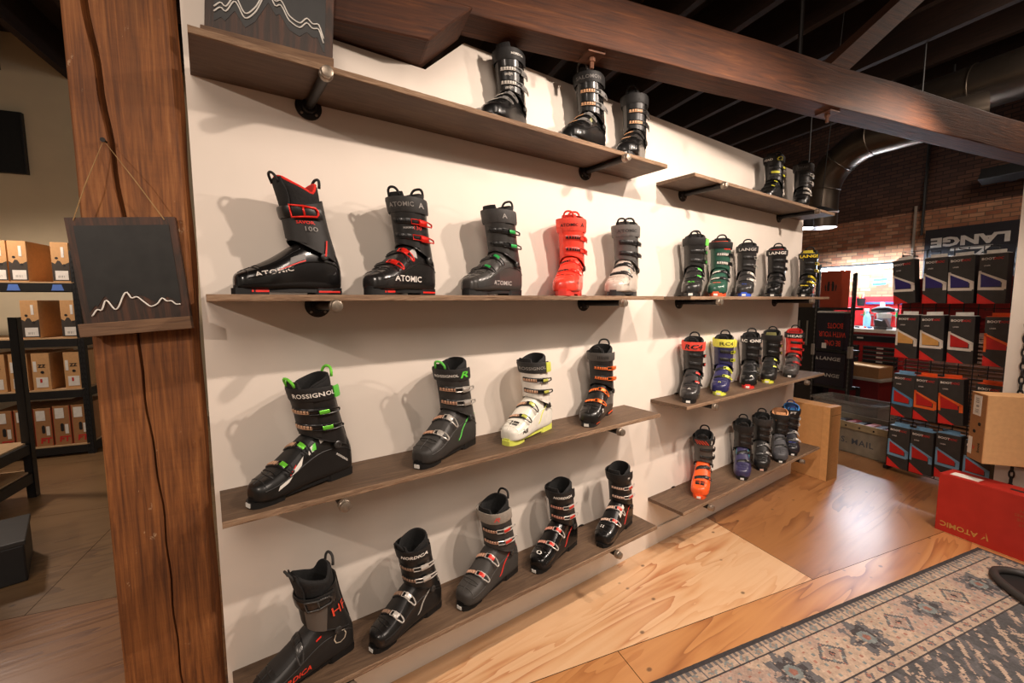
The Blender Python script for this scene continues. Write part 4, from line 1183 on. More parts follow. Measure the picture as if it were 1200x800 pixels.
# ------------------------------------------------------------------ right side: cartons, tub and bins on the floor
o = gthing('carton', 'tall plain cardboard box standing on the floor at the end of the boot wall', 'box', 3.93, .672, 0, R(5))
bm = bxr(BM(), 0, .155, 0, .42, 0, .60, bev=.003)
obj('body', bm, plain('tan corrugated card', (196, 142, 86), rough=.8, vary=.05, scale=30), o)
obj('tape_strip', bxr(BM(), -.0015, .156, .0, .05, .001, .602), plain('glossy brown tape', (206, 152, 96), rough=.3), o)
obj('flap_line', bxr(BM(), .03, .153, -.0012, .0, .53, .534), plain('card crease', (128, 88, 50), rough=.9), o)

o = gthing('mail_tub', 'grey metal tub stencilled U.S. MAIL on the floor beyond the cardboard box', 'tub', 4.82, .64)
bm = BM()
prism(bm, [(0, 0), (.72, 0), (.76, .30), (-.03, .30)], 0, .02, 'Y')
M_tub = plain('grey galvanised sheet', (128, 118, 102), rough=.55, vary=.12, scale=16)
TB = BM()
for (x0, x1, y0, y1) in ((0, .02, 0, .72), (.36, .38, 0, .72), (0, .38, 0, .02), (0, .38, .70, .72), ):
    bxr(TB, x0, x1, y0, y1, 0, .29)
bxr(TB, 0, .38, 0, .72, 0, .01)
bm.free()
obj('body', TB, M_tub, o)
bm = bxr(BM(), -.012, .005, -.012, .732, .235, .30, bev=.003)
obj('rim', bm, plain('dull brass rim', (148, 130, 98), rough=.5, vary=.1), o)
for k in range(6):
    obj('rivet', lathe(BM(), [(.008, 0), (.007, .004), (.003, .006)], (-.012, .07 + k * .115, .262), (-1, 0, 0), 10), M_pipe, o, smooth=True)
obj('lettering', letter(BM(), 'U.S. MAIL', .055, lambda x, y: (-.0015, .36 - x, .12 + y), .01, 0, 1.15), plain('stencil grey blue', (62, 70, 80), rough=.8), o, normals=False)
for k in range(7):
    c_ = ((44, 36, 36), (196, 110, 116), (60, 40, 42), (206, 128, 130), (40, 34, 36), (150, 60, 66), (54, 46, 48))[k]
    q = tag(obj('small_box', bxr(BM(), -.12, .12, -.03, .03, 0, .25, bev=.003), plain('small box card ' + colour_name(c_), c_, rough=.6)), ('%s small box standing in the grey mail tub, %s from the right' % (('dark', 'pink', 'brown black', 'pale pink', 'black', 'dark red', 'charcoal')[k], ('first', 'second', 'third', 'fourth', 'fifth', 'sixth', 'seventh')[k])), 'box', 'small boxes in the mail tub', W(5.0, .71 + k * .082, .0105), BA + R(random.uniform(-4, 4)))
    obj('label', bxr(BM(), -.1215, -.1198, -.02, .02, .16, .22), M_label, q)
M_clear = NT('cloudy clear plastic')
M_clear.b.inputs['Base Color'].default_value = srgb(214, 208, 200)
M_clear.b.inputs['Roughness'].default_value = .25
M_clear.b.inputs['Transmission Weight'].default_value = .8
M_clear.b.inputs['IOR'].default_value = 1.15
M_clear = M_clear.m
o = gthing('plastic_bin', 'clear plastic storage bin behind the grey mail tub', 'bin', 5.225, 1.02)
bm = BM()
for (x0, x1, y0, y1) in ((0, .008, 0, .62), (.322, .33, 0, .62), (0, .33, 0, .008), (0, .33, .612, .62)):
    bxr(bm, x0, x1, y0, y1, 0, .40)
bxr(bm, 0, .33, 0, .62, 0, .008)
obj('body', bm, M_clear, o)
bm = BM()
for (x0, x1, y0, y1) in ((-.02, .0, -.02, .64), (.33, .345, -.02, .64), (-.02, .345, -.02, 0), (-.02, .345, .62, .64)):
    bxr(bm, x0, x1, y0, y1, .375, .40)
obj('rim', bm, M_clear, o)
for k in range(4):
    tag(obj('shoe_tree', tube(BM(), [(-.12, 0, .05), (0, 0, .12), (.1, 0, .2)], [.045, .05, .035], 10), P_('black foam', (34, 32, 32), rough=.8), smooth=True), 'dark padded form lying in the clear plastic bin', 'padding', 'dark forms in the plastic bin', W(5.40, 1.12 + k * .135, .01), BA)

# red cabinet, desk end and carton behind the bin
o = gthing('low_cabinet', 'dark red low cabinet behind the black display rack', 'cabinet', 6.1, 1.48)
M_redm = plain('red painted steel', (176, 26, 24), rough=.35, coat=.3, vary=.05)
obj('body', bxr(BM(), 0, .33, 0, .95, 0, .50, bev=.004), plain('dark red panel', (120, 22, 26), rough=.5), o)
obj('top', bxr(BM(), -.02, .35, -.03, .97, .501, .53, bev=.003), plain('worn grey top', (170, 160, 146), rough=.5), o)
o = gthing('carton', 'flat brown cardboard box lying on the dark red low cabinet', 'box', 6.12, 1.50, .5312)
obj('body', bxr(BM(), 0, .30, 0, .42, 0, .13, bev=.003), M_kraft2, o)
obj('flap', box(BM(), (.15, .2, .136), (.28, .38, .006), rot=(.03, 0, 0)), M_kraft, o)
o = gthing('crate', 'blue grey plastic crate on the floor behind the hanging boxes', 'crate', 5.75, .98)
bm = BM()
for (x0, x1, y0, y1) in ((0, .012, 0, .36), (.308, .32, 0, .36), (0, .32, 0, .012), (0, .32, .348, .36)):
    bxr(bm, x0, x1, y0, y1, 0, .30)
bxr(bm, 0, .32, 0, .36, 0, .012)
obj('body', bm, plain('blue grey plastic', (112, 116, 134), rough=.5), o)
obj('rim', bxr(bxr(BM(), -.015, .0, -.015, .375, .27, .30), .32, .335, -.015, .375, .27, .30), plain('blue grey plastic rim', (150, 150, 160), rough=.5), o)

# black display rack with upside-down cartons
o = gthing('display_rack', 'black open display rack holding black cartons behind the boot wall end', 'rack', 5.6, 1.54)
for x in (0, .19):
    for y in (-.03, .36):
        bm = bxr(BM(), x, x + .03, y, y + .03, 0, (1.86 if y > 0 else 1.74) if x == 0 else (1.36 if y > 0 else .46))
        up = obj('upright', bm, M_rack, o)
        if x == 0:
            for k in range(0, 30):
                pass
            bm = BM()
            for k in range(31):
                box(bm, (-.0012, y + .015, .08 + k * .052), (.003, .012, .022))
            bxr(bm, -.0004, .0, y + .012, y + .018, .06, 1.66)
            obj('slot_row', bm, plain('slot grey', (96, 92, 88), rough=.6), up)
for z in (.46, .88, 1.36):
    obj('shelf', bxr(BM(), .0, .22, -.0, .36, z - .03, z), M_rack, o)
for y in (-.034, .364):
    obj('clamp', bxr(BM(), -.012, .034, y - .004, y + .034, .80, .93, bev=.004), plain('worn steel clamp', (150, 140, 130), rough=.5), o)


def carton(label, b, n, z, w_, h_, d_, rgb, group=None, rz=0):
    o = gthing('carton', label, 'box', b, n, z, rz, group)
    obj('body', bxr(BM(), 0, d_, 0, w_, 0, h_, bev=.003), plain('printed card ' + colour_name(rgb), rgb, rough=.45, vary=.05), o)
    return o


ORG_T = plain('orange red print', (226, 66, 46), rough=.6)
WHT_T = plain('pale grey print', (186, 180, 172), rough=.6)
o = carton('black carton printed upside down BE ONE WITH YOUR BOOTS on the display rack', 5.595, 1.60, .881, .295, .42, .17, (22, 18, 34))
for s_, z in (('BE ONE', .075), ('WITH YOUR', .175), ('BOOTS', .275)):
    obj('lettering', letter(BM(), s_, .062, lambda x, y: (-.0015, .145 + x - (.04 if s_ == 'BE ONE' else (.03 if s_ == 'WITH YOUR' else .06)), z - y), .01, 0, .95, .62), ORG_T, o, normals=False)
obj('label', bxr(BM(), -.002, .0, .17, .22, .01, .07), M_label, o)
for k, (z, lb) in enumerate(((.6525, 'black carton with white wordmark, upper of two on the display rack middle shelf'), (.461, 'black carton with white wordmark, lower of two on the display rack middle shelf'))):
    o = carton(lb, 5.602, 1.565, z, .325, .19, .17, (24, 20, 36), 'black cartons on the display rack')
    obj('lettering', letter(BM(), 'LANGE', .042, lambda x, y: (-.0015, .16 - x, .12 + y), .03, .1, 1, 1.3), WHT_T, o, normals=False)
    obj('logo', prism(BM(), [(.285, .10), (.32, .10), (.31, .14)], -.0015, 0, 'X'), WHT_T, o)
o = carton('red brown carton with a black ski emblem on top of the display rack', 5.62, 1.665, 1.3605, .225, .42, .15, (158, 60, 34))
bm = BM()
for sg in (-1, 1):
    lathe(bm, [(.012, 0), (.012, .0015)], (0, .112 + sg * .02, .26), (-1, 0, 0), 16)
    for v in bm.verts[-32:] if False else []:
        pass
    prism(bm, [(.112 + sg * .012, .19), (.112 + sg * .034, .19), (.112 + sg * .04, .24), (.112 + sg * .03, .295), (.112 + sg * .012, .30)], -.0016, 0, 'X')
    prism(bm, [(.112 + sg * .05, .19), (.112 + sg * .058, .19), (.112 + sg * .066, .24), (.112 + sg * .058, .27), (.112 + sg * .05, .24)], -.0016, 0, 'X')
obj('emblem', bm, M_inkk, o)
o = carton('plain brown carton on the left end of the display rack top', 5.66, 2.0, 1.3605, .34, .16, .2, (120, 84, 54))
o = carton('tall black cabinet unit left of the upside-down carton', 5.64, 1.945, 0, .36, 1.36, .34, (22, 21, 22))
for k in range(3):
    obj('silver_handle', bxr(BM(), -.012, -.002, .07 + k * .1, .09 + k * .1, .9, 1.2, bev=.003), plain('brushed steel bar', (150, 146, 140), rough=.35, metal=.7), o)
o = tag(obj('paper_stack', bxr(bxr(BM(), 0, .14, 0, .3, 0, .012), .005, .145, .02, .29, .0121, .02), M_label), 'stack of white papers on the upside-down black carton', 'papers', None, W(5.62, 1.595, 1.3015), BA + R(4))

# ------------------------------------------------------------------ grid rack with hanging boxes
o = gthing('grid_rack', 'black wire grid rack hung with dark liner boxes', 'rack', 4.74, -.06)
bm = BM()
GW, GH = .74, 1.84
for k in range(10):
    y = GW * k / 9
    tube(bm, [(0, y, .02), (0, y, GH)], .0035, 6)
for k in range(25):
    z = .02 + (GH - .02) * k / 24
    tube(bm, [(-.006, 0, z), (-.006, GW, z)], .003, 6)
obj('wire_grid', bm, M_rack, o)
for y in (.02, GW - .02):
    obj('foot', bxr(BM(), -.05, .055, y - .015, y + .015, .0, .03), M_rack, o)
obj('slat_back', bxr(BM(), .045, .06, .0, GW, 1.2, 1.62), plain('dull red board', (150, 30, 28), rough=.6), o)
bm = BM()
for k in range(28):
    bxr(bm, .04, .055, .05, GW - .05, .3 + k * .03, .3 + k * .03 + .013)
obj('slat_panel', bm, plain('brown slats', (112, 80, 54), rough=.8), o)
for z in (1.79, 1.345, .875, .425):
    for k in range(4):
        obj('display_hook', tube(BM(), [(-.004, .16 + k * .165, z + .03), (-.14, .16 + k * .165, z + .03), (-.145, .16 + k * .165, z + .04)], .003, 6), M_rack, o)
M_lbox = plain('charcoal printed box', (54, 52, 50), rough=.5, vary=.15, scale=20)
M_lside = plain('black box side', (24, 22, 23), rough=.5)
NAVY, TANW, REDW, LBL = (46, 36, 108), (214, 160, 88), (190, 34, 30), (120, 160, 190)
HB = [  # row z, N centre, tilt, frame colour, window colour, tab colour
    (1.42, .600, 5, (226, 216, 204), NAVY, WHT), (1.42, .412, 1, (226, 216, 204), NAVY, WHT), (1.42, .258, 2, (226, 216, 204), NAVY, WHT), (1.42, .095, 1, (226, 216, 204), NAVY, WHT),
    (.975, .566, 0, (226, 216, 204), TANW, WHT), (.975, .400, 2, (226, 216, 204), TANW, WHT), (.975, .232, 1, (226, 216, 204), REDW, WHT), (.975, .035, 1, (236, 106, 44), REDW, ORG),
    (.485, .560, 0, (84, 134, 172), REDW, LBL), (.490, .408, 1, (236, 106, 44), REDW, ORG), (.50, .250, 3, (236, 106, 44), REDW, ORG), (.49, .055, 0, (236, 106, 44), REDW, ORG),
    (.045, .562, 0, LBL, REDW, LBL), (.05, .406, 1, LBL, REDW, LBL), (.07, .245, 1, LBL, REDW, LBL), (.06, .085, 0, LBL, REDW, LBL)]
RN, PN = ('top', 'second', 'third', 'bottom'), ('leftmost', 'second', 'third', 'rightmost')
WN = {NAVY: 'navy window', TANW: 'tan window', REDW: 'red window'}
for k, (z, n_, ti, fr, win, tab) in enumerate(HB):
    o = gthing('liner_box', 'dark hanging box with %s, %s in %s row of the grid rack' % (WN[win], PN[k % 4], RN[k // 4]), 'box', 4.652, n_, z, 0, 'liner boxes on the grid rack')
    o.rotation_euler = (R(-ti), 0, BA)
    w2, h = .072, .352
    obj('carton', bxr(bxr(BM(), 0, .075, -w2, w2, 0, h, bev=.002), .003, .072, -w2 - .0008, -w2 + .001, .004, h - .004, mi=1), [M_lbox, M_lside], o)
    bm = bxr(BM(), .034, .038, -.05, .05, h, h + .028)
    bxr(bm, .0, .07, -w2 + .006, w2 - .006, h, h + .004)
    obj('hang_tab', bm, plain('tab card ' + colour_name(tab), tab, rough=.6), o)
    obj('red_corner', prism(BM(), [(w2, .0), (w2, .075), (-w2 * .35, .0)], -.0014, 0, 'X'), plain('red box print', (214, 40, 34), rough=.5), o)
    obj('window', prism(BM(), [(w2 - .016, .12), (-.044, .12), (-.044, .155), (w2 - .012, .215)], -.0024, 0, 'X'), plain('box window ' + colour_name(win), win, rough=.4), o)
    bm = prism(BM(), [(w2, .10), (w2, .235), (w2 - .014, .235), (w2 - .014, .10)], -.0018, 0, 'X')
    prism(bm, [(w2, .235), (w2, .212), (-w2, .135), (-w2, .158)], -.0018, 0, 'X')
    prism(bm, [(-w2, .158), (-w2, .10), (-w2 + .022, .10), (-w2 + .022, .16)], -.0018, 0, 'X')
    if k % 3 != 1:
        prism(bm, [(w2, .118), (-w2 + .01, .112), (-w2 + .01, .092), (w2, .098)], -.002, 0, 'X')
    obj('window_frame', bm, plain('frame print ' + colour_name(fr), fr, rough=.5), o)
    obj('lettering', letter(BM(), 'BOOT', .017, lambda x, y: (-.0016, .026 - x, .318 + y), .03, 0, 1, 1.1), M_label, o, normals=False)
    obj('red_lettering', letter(BM(), 'DOC', .017, lambda x, y: (-.0016, -.026 - x, .318 + y), .03, .2, 1, 1.0), M_redp, o, normals=False)
    obj('fine_print', letter(BM(), 'LINER', .009, lambda x, y: (-.0016, .03 - x, .27 + y), .01, 0, 1, 1.0), M_label, o, normals=False)

# ------------------------------------------------------------------ workbench at the brick wall
o = gthing('tool_chest', 'red tool chest with black drawers under the bright tube light', 'tool chest', 6.5, 1.46)
CW = .92
obj('body', bxr(BM(), 0, .55, 0, CW, .12, 1.04, bev=.006), M_redm, o)
obj('worktop', bxr(BM(), -.02, .58, -.03, CW + .03, 1.041, 1.085, bev=.004), plain('pale worktop', (226, 220, 208), rough=.4), o)
M_drw = plain('black drawer front', (26, 25, 26), rough=.4)


def drawer(y0, y1, z0, z1):
    d = obj('drawer', bxr(BM(), -.014, .002, y0, y1, z0, z1, bev=.002), M_drw, o)
    obj('drawer_label', bxr(BM(), -.0155, -.0135, (y0 + y1) / 2 - .035, (y0 + y1) / 2 + .035, (z0 + z1) / 2 - .009, (z0 + z1) / 2 + .009), M_label, d)
    obj('handle', bxr(BM(), -.022, -.013, y0 + .01, y1 - .01, z1 - .012, z1 - .004, bev=.002), plain('grey drawer pull', (120, 116, 112), rough=.4, metal=.6), d)


drawer(.06, .86, .93, 1.01)
for k in range(5):
    drawer(.05, .42, .83 - k * .055, .875 - k * .055)
for k in range(4):
    drawer(.47, .87, .81 - k * .075, .875 - k * .075)
obj('lower_panel', bxr(BM(), -.006, .002, .05, .42, .2, .58, bev=.003), M_redm, o)
obj('dark_sticker', prism(BM(), [(.12, .42), (.22, .50), (.06, .56)], -.008, 0, 'X'), M_drw, o)
for y in (.08, CW - .08):
    for x in (.08, .47):
        obj('caster', lathe(BM(), [(.05, -.02), (.055, -.01), (.055, .01), (.05, .02)], (x, y, .0555), (0, 1, 0), 16), M_drw, o, smooth=40)
    obj('caster_bracket', bxr(BM(), .04, .51, y - .02, y + .02, .10, .122), M_drw, o)
# tube light
o = gthing('tube_light', 'long bright white tube light over the workbench', 'tube light', 6.86, 1.72, 1.872)
t = NT('glowing tube')
t.b.inputs['Base Color'].default_value = (1, 1, 1, 1)
t.b.inputs['Emission Color'].default_value = (.74, .86, 1, 1)
t.b.inputs['Emission Strength'].default_value = 310
obj('tube', tube(BM(), [(0, 0, 0), (0, 1.02, 0)], .019, 12), t.m, o, smooth=True)
obj('housing', bxr(BM(), .0, .05, -.01, 1.03, .021, .05, bev=.003), M_rack, o)
for y in (-.006, 1.026):
    obj('end_socket', bxr(BM(), -.02, .03, y - .008, y + .008, -.022, .021), M_rack, o)
    obj('support_arm', tube(BM(), [(.03, y, .04), (.03, y + .02, .12), (.335, y + .02, .12)], .008, 8), M_rack, o)
o = gthing('pegboard', 'red pegboard on the brick wall behind the workbench', 'pegboard', 7.17, 1.5, 1.09)
obj('board', bxr(BM(), 0, .025, 0, 1.3, 0, .40), plain('bright red board', (222, 40, 44), rough=.45), o)
obj('tool_rail', bxr(BM(), -.03, .0, .2, .8, .14, .16), plain('steel rail', (150, 150, 152), rough=.3, metal=.7), o)
obj('blue_rail', bxr(BM(), -.02, .0, .25, .75, .30, .325), plain('blue rail', (70, 110, 200), rough=.4), o)
for k in range(9):
    c_ = ((150, 150, 152), (60, 60, 64), (170, 168, 164))[k % 3]
    q = gthing('hand_tool', 'small hand tool hanging from the pegboard rail', 'tool', 7.13, 1.75 + k * .062, 1.10, 0, 'hand tools hanging on the red pegboard')
    obj('shank', tube(BM(), [(0, 0, .0), (0, .004, .09), (0, 0, .12)], [.004, .005, .006], 8), plain('tool steel ' + colour_name(c_), c_, rough=.3, metal=.6), q)
    obj('handle', tube(BM(), [(0, 0, .12), (0, 0, .185)], [.009, .011], 8), plain('tool grip %d' % (k % 3), ((200, 40, 36), (30, 30, 32), (60, 160, 80))[k % 3], rough=.5), q)


def stand(name, label, cat, b, n, z, parts, group=None, rz=0):
    o = gthing(name, label, cat, b, n, z, rz, group)
    for nm, bm, mat in parts:
        obj(nm, bm, mat, o, smooth=40)
    return o


ZT = 1.0853
M_whitep = plain('white plastic', (230, 230, 226), rough=.4)
stand('tool_cup', 'black cup of pens fixed on the pegboard', 'cup', 7.08, 2.27, 1.36, [('cup', lathe(BM(), [(.04, 0), (.055, .11), (.05, .11), (.036, .01)]), M_drw), ('pen', tube(BM(), [(0, .0, .02), (.01, .03, .17)], .005, 6), plain('yellow pen', (220, 190, 60))), ('pen', tube(BM(), [(0, .0, .02), (0, -.03, .16)], .005, 6), M_whitep)])
stand('spray_bottle', 'blue and white spray bottle on the workbench', 'bottle', 6.95, 2.11, ZT, [('bottle', lathe(BM(), [(.04, 0), (.042, .12), (.03, .16), (.014, .19), (.014, .21)]), plain('pale blue plastic', (150, 196, 216), rough=.3)), ('trigger_head', bxr(bxr(BM(), -.06, .02, -.012, .012, .21, .245, bev=.004), -.05, -.035, -.006, .006, .16, .212), M_whitep)])
stand('funnel_lamp', 'white cone headed bottle beside the spray bottle', 'bottle', 7.0, 1.97, ZT, [('cone', lathe(BM(), [(.085, .19), (.08, .21), (.03, .26), (.022, .33), (.018, .33)]), M_whitep), ('stem', lathe(BM(), [(.05, 0), (.05, .02), (.015, .03), (.015, .2)]), M_whitep)])
stand('bucket', 'white printed bucket on the workbench', 'bucket', 6.8, 1.84, ZT, [('pail', lathe(BM(), [(.06, 0), (.075, .18), (.078, .18), (.078, .19), (.07, .19)]), M_whitep), ('print_band', lathe(BM(), [(.068, .05), (.0735, .13)], (0, 0, 0)), plain('grey blue print', (150, 160, 180)))])
stand('glove_pile', 'black work gloves lying on the white bucket', 'gloves', 6.8, 1.84, ZT + .206, [('glove', tube(BM(), [(0, -.12, .02), (0, -.04, .035), (0, .06, .03), (.01, .14, .015)], [.02, .04, .045, .025], 10), M_drw), ('cuff_band', tube(BM(), [(0, -.15, .02), (0, -.12, .02)], [.025, .024], 10), plain('pale cuff', (170, 168, 166)))])
stand('vice', 'grey bench vice at the right end of the worktop', 'vice', 6.56, 1.72, ZT, [('base', bxr(BM(), -.06, .06, -.07, .07, 0, .03, bev=.004), plain('grey casting', (128, 128, 128), rough=.4, metal=.5)), ('jaw', prism(BM(), [(-.07, .031), (.07, .031), (.09, .12), (.0, .1), (-.02, .13)], -.03, .03, 'X'), plain('grey casting', (128, 128, 128)))])
for k in range(7):
    c_ = ((60, 120, 190), (220, 60, 40), (40, 40, 42), (232, 190, 60), (210, 206, 200), (30, 30, 32), (150, 90, 50))[k]
    nm_ = ('blue', 'red', 'black', 'yellow', 'white', 'charcoal', 'brown')[k]
    stand('hand_tool', '%s handled tool lying on the pale worktop' % nm_, 'tool', 6.60, 1.86 + k * .07, ZT + .012, [('grip', tube(BM(), [(0, 0, 0), (.01, .05, 0)], [.009, .012], 8), plain('grip ' + nm_, c_, rough=.5)), ('blade', tube(BM(), [(.01, .05, 0), (.03, .11, 0)], [.005, .003], 6), plain('tool steel 969698', (150, 150, 152)))], 'tools lying on the worktop', R(random.uniform(-50, 20)))
o = tag(obj('paper_note', bxr(BM(), 0, .002, 0, .12, 0, .15), M_label), 'white paper note taped to the brick above the pegboard', 'note', None, W(7.195, 2.26, 1.62), BA)
for k in range(2):
    o = tag(obj('sticker', box(BM(), (0, 0, 0), (.003, .16, .03), rot=(R(-3), 0, 0)), plain('blue sticker', (30, 110, 170), rough=.5)), ('upper', 'lower')[k] + ' blue sticker on the brick above the pegboard', 'sticker', 'blue stickers on the brick', W(7.196, 2.12 + k * .01, 1.72 - k * .06), BA)

# banner with upside-down wordmark, loudspeaker and conduits on the brick wall
o = gthing('banner', 'black banner with an upside-down white wordmark on the brick wall', 'banner', 7.16, .70, 1.50)
obj('cloth', bxr(BM(), 0, .02, 0, .955, 0, .80), plain('black banner', (20, 18, 26), rough=.6), o)
obj('lettering', letter(BM(), 'LANGE', .115, lambda x, y: (-.002, .555 + x, .635 - y), .05, 0, 1.0, 1.5), WHT_T, o, normals=False)
bm = prism(BM(), [(.74, .435), (.43, .435), (.40, .47), (.71, .47)], -.002, 0, 'X')
prism(bm, [(.34, .56), (.70, .56), (.71, .525), (.42, .525), (.48, .47), (.44, .47)], -.002, 0, 'X')
obj('logo', bm, WHT_T, o)
for b_, n_, z0, z1, lb in ((7.175, 1.70, 2.25, 4.2, 'dark vertical conduit on the brick above the black banner'), (7.175, 1.78, 1.2, 2.62, 'grey vertical conduit on the brick left of the black banner')):
    z0 = max(z0, 1.52)
    o = tag(obj('conduit', tube(BM(), [(0, 0, z0), (0, 0, z1)], .016, 8), plain('grey conduit', (128, 116, 104), rough=.5) if z0 < 2 else M_rack), lb, 'pipe', 'conduits on the brick wall', W(b_, n_), BA)
o = gthing('loudspeaker', 'flat black loudspeaker high on the dark brick wall', 'speaker', 6.95, .92, 2.76)
o.rotation_euler = (0, R(28), BA)
obj('body', bxr(BM(), 0, .12, -.22, .22, 0, .14, bev=.008), M_rack, o)
obj('bracket', bxr(BM(), .10, .17, -.03, .03, .03, .09), M_rack, o)

# ducts
M_duct = plain('dull silver duct', (96, 86, 76), rough=.34, metal=.85, vary=.12, scale=6)
o = gthing('spiral_duct', 'large silver duct running under the roof at the far right', 'duct', 6.45, 0, 3.58)
bm = tube(BM(), [(0, 1.7, 0), (0, 1.0, 0), (0, -3.5, 0)], .23, 28)
obj('pipe', bm, M_duct, o, smooth=40)
for k in range(8):
    obj('seam_ring', tube(BM(), [(.232 * math.cos(a * PI / 14), 1.5 - k * .5, .232 * math.sin(a * PI / 14)) for a in range(28)], .008, 6, closed=True), M_duct, o, smooth=True)
for y in (1.2, -.6):
    obj('hanger', tube(BM(), [(0, y, .23), (0, y, .319)], .01, 6), M_rack, o)
o = gthing('elbow_duct', 'curved silver duct elbow rising behind the top right boots', 'duct', 5.6, 0, 0)
pts = [(0, 1.93, 2.28), (0, 1.93, 2.62)] + [(0, 1.93 - .55 * (1 - math.cos(a)), 2.62 + .50 * math.sin(a)) for a in [R(12 * k) for k in range(1, 8)]] + [(.1, 1.1, 3.14), (.3, .7, 3.16)]
obj('pipe', tube(BM(), pts, .165, 24), M_duct, o, smooth=40)
for k in (2, 5, 8):
    p, q = Vector(pts[k]), Vector(pts[k + 1]) - Vector(pts[k - 1])
    q.normalize()
    a1 = Vector((1, 0, 0))
    a2 = q.cross(a1)
    obj('seam_ring', tube(BM(), [p + (a1 * math.cos(t_ * PI / 12) + a2 * math.sin(t_ * PI / 12)) * .168 for t_ in range(24)], .007, 6, closed=True), M_duct, o, smooth=True)
obj('hanger', tube(BM(), [(.1, 1.1, 3.3), (.1, 1.1, 3.9)], .008, 6), M_rack, o)
# small fixtures
o = gthing('pendant_light', 'small black can light with a glowing white face beyond the top right shelf', 'light', 5.0, 1.69, 2.2)
obj('can', lathe(BM(), [(.072, .012), (.075, .02), (.075, .12), (.06, .13), (.012, .135)], (0, 0, 0)), M_rack, o, smooth=40)
t = NT('glowing lens')
t.b.inputs['Emission Color'].default_value = (1, .98, .92, 1)
t.b.inputs['Emission Strength'].default_value = 12
obj('lens', lathe(BM(), [(.068, 0), (.071, .011)], (0, 0, 0)), t.m, o)
obj('rod', tube(BM(), [(0, 0, .135), (0, 0, 1.70)], .006, 6), M_rack, o)
o = gthing('pendant_dish', 'flat black dish lamp with a white rim beyond the end of the top right shelf', 'light', 4.55, 1.25, 2.262)
o.scale = (.76, .76, .76)
o.rotation_euler = (R(6), R(-4), BA)
obj('dish', lathe(BM(), [(.02, .05), (.10, .03), (.185, .0), (.19, .004), (.10, .04), (.02, .07)], (0, 0, 0), (0, 0, 1), 32), M_rack, o, smooth=40)
obj('rim', tube(BM(), [(.178 * math.cos(a * PI / 18), .178 * math.sin(a * PI / 18), -.006) for a in range(36)], .010, 6, closed=True), plain('white enamel rim', (226, 222, 226), rough=.3), o, smooth=True)
obj('cord', tube(BM(), [(0, 0, .07), (0, 0, 2.15)], .004, 6), M_rack, o)
o = gthing('smoke_detector', 'white oval detector on a roof joist above the slanted brace', 'detector', 4.4, .3, 3.86)
obj('body', lathe(BM(), [(.05, .0), (.075, .012), (.075, .03), (.06, .041)], (0, 0, 0), (0, 0, 1), 20), plain('cream plastic', (206, 190, 160), rough=.5), o, smooth=40)
obj('lens', lathe(BM(), [(.02, -.012), (.028, .0)], (0, 0, 0), (0, 0, 1), 12), M_whitep, o, smooth=40)
o = tag(obj('cable_hoop', tube(BM(), [(0, .13 * math.cos(a * PI / 16), .11 * math.sin(a * PI / 16)) for a in range(32)], .007, 6, closed=True), plain('grey cable', (130, 118, 104), rough=.6), smooth=True), 'grey loop of cable hanging below the roof at the far right', 'cable', None, W(5.0, .02, 3.28), BA)
obj('tie', tube(BM(), [(0, 0, .11), (0, 0, 1.0195)], .003, 6), M_rack, o)

# white panel, chain, ledge, open carton and red box at the right edge
o = struct('wall_right', bxr(BM(), 4.22, 4.32, -2.2, -.158, 0, 2.43), M_trim)
o.rotation_euler = (0, 0, BA)
o = gthing('chain', 'black iron chain hanging in front of the white panel', 'chain', 4.18, -.247, 0)
for k in range(30):
    a = k % 2
    z = .08 + k * .042
    pts = [((.0 if a else .011 * math.cos(t_ * PI / 6)), (.011 * math.cos(t_ * PI / 6) if a else .0), z + .026 * math.sin(t_ * PI / 6)) for t_ in range(12)]
    obj('link', tube(BM(), pts, .0048, 6, closed=True), M_rack, o, smooth=True)
o = gthing('display_ledge', 'narrow wooden ledge on the white panel under the open cardboard box', 'ledge', 4.215, -.36, .468)
obj('board', bxr(BM(), -.20, 0, -.07, .07, 0, .015), M_ledge, o)
obj('batten', bxr(BM(), -.02, 0, -.07, .07, -.05, -.0005), M_ledge, o)
o = gthing('boot_box', 'large cardboard boot box with white label above the red box', 'box', 3.85, -.232, .4835, R(-40))
c_ = .41
obj('carton', bxr(BM(), 0, .34, 0, .135, 0, c_, bev=.004), M_cardlight, o)
obj('end_panel', bxr(BM(), -.002, .0, .004, .13, .004, c_ - .002), M_kraft2, o)
obj('label', bxr(BM(), -.0032, -.0018, .045, .11, .275, .395), M_label, o)
obj('label_print', letter(BM(), '|||| 8 |||', .03, lambda x, y: (-.0036, .078 - y, .335 - x), .0), M_inkk, o, normals=False)
obj('label', bxr(BM(), -.0032, -.0018, .095, .128, .03, .135), M_label, o)
for y, z in ((.048, .225), (.085, .175)):
    obj('hand_hole', lathe(BM(), [(.011, 0), (.011, .0016)], (-.002, y, z), (-1, 0, 0), 14), M_inkk, o)
obj('logo', letter(BM(), 'V', .026, lambda x, y: (-.0036, .078 - x, .075 + y), .02), M_redp, o, normals=False)
obj('logo_print', letter(BM(), 'boot', .022, lambda x, y: (-.0036, .04 + y, .085 + x), .02), M_inkk, o, normals=False)
o = gthing('red_carton', 'large red cardboard box standing on the floor at the end of the rug', 'box', 3.83, -.64)
M_redc = plain('red card', (172, 34, 22), rough=.5, vary=.06, scale=14)
M_gold = plain('gold print', (190, 140, 70), rough=.5)
obj('carton', bxr(BM(), 0, .16, -.2, .586, 0, .366, bev=.003), M_redc, o)
obj('lettering', letter(BM(), 'ATOMIC', .032, lambda x, y: (-.0015, .475 + x, .052 - y), .02, 0, 1, 1.05), M_gold, o, normals=False)
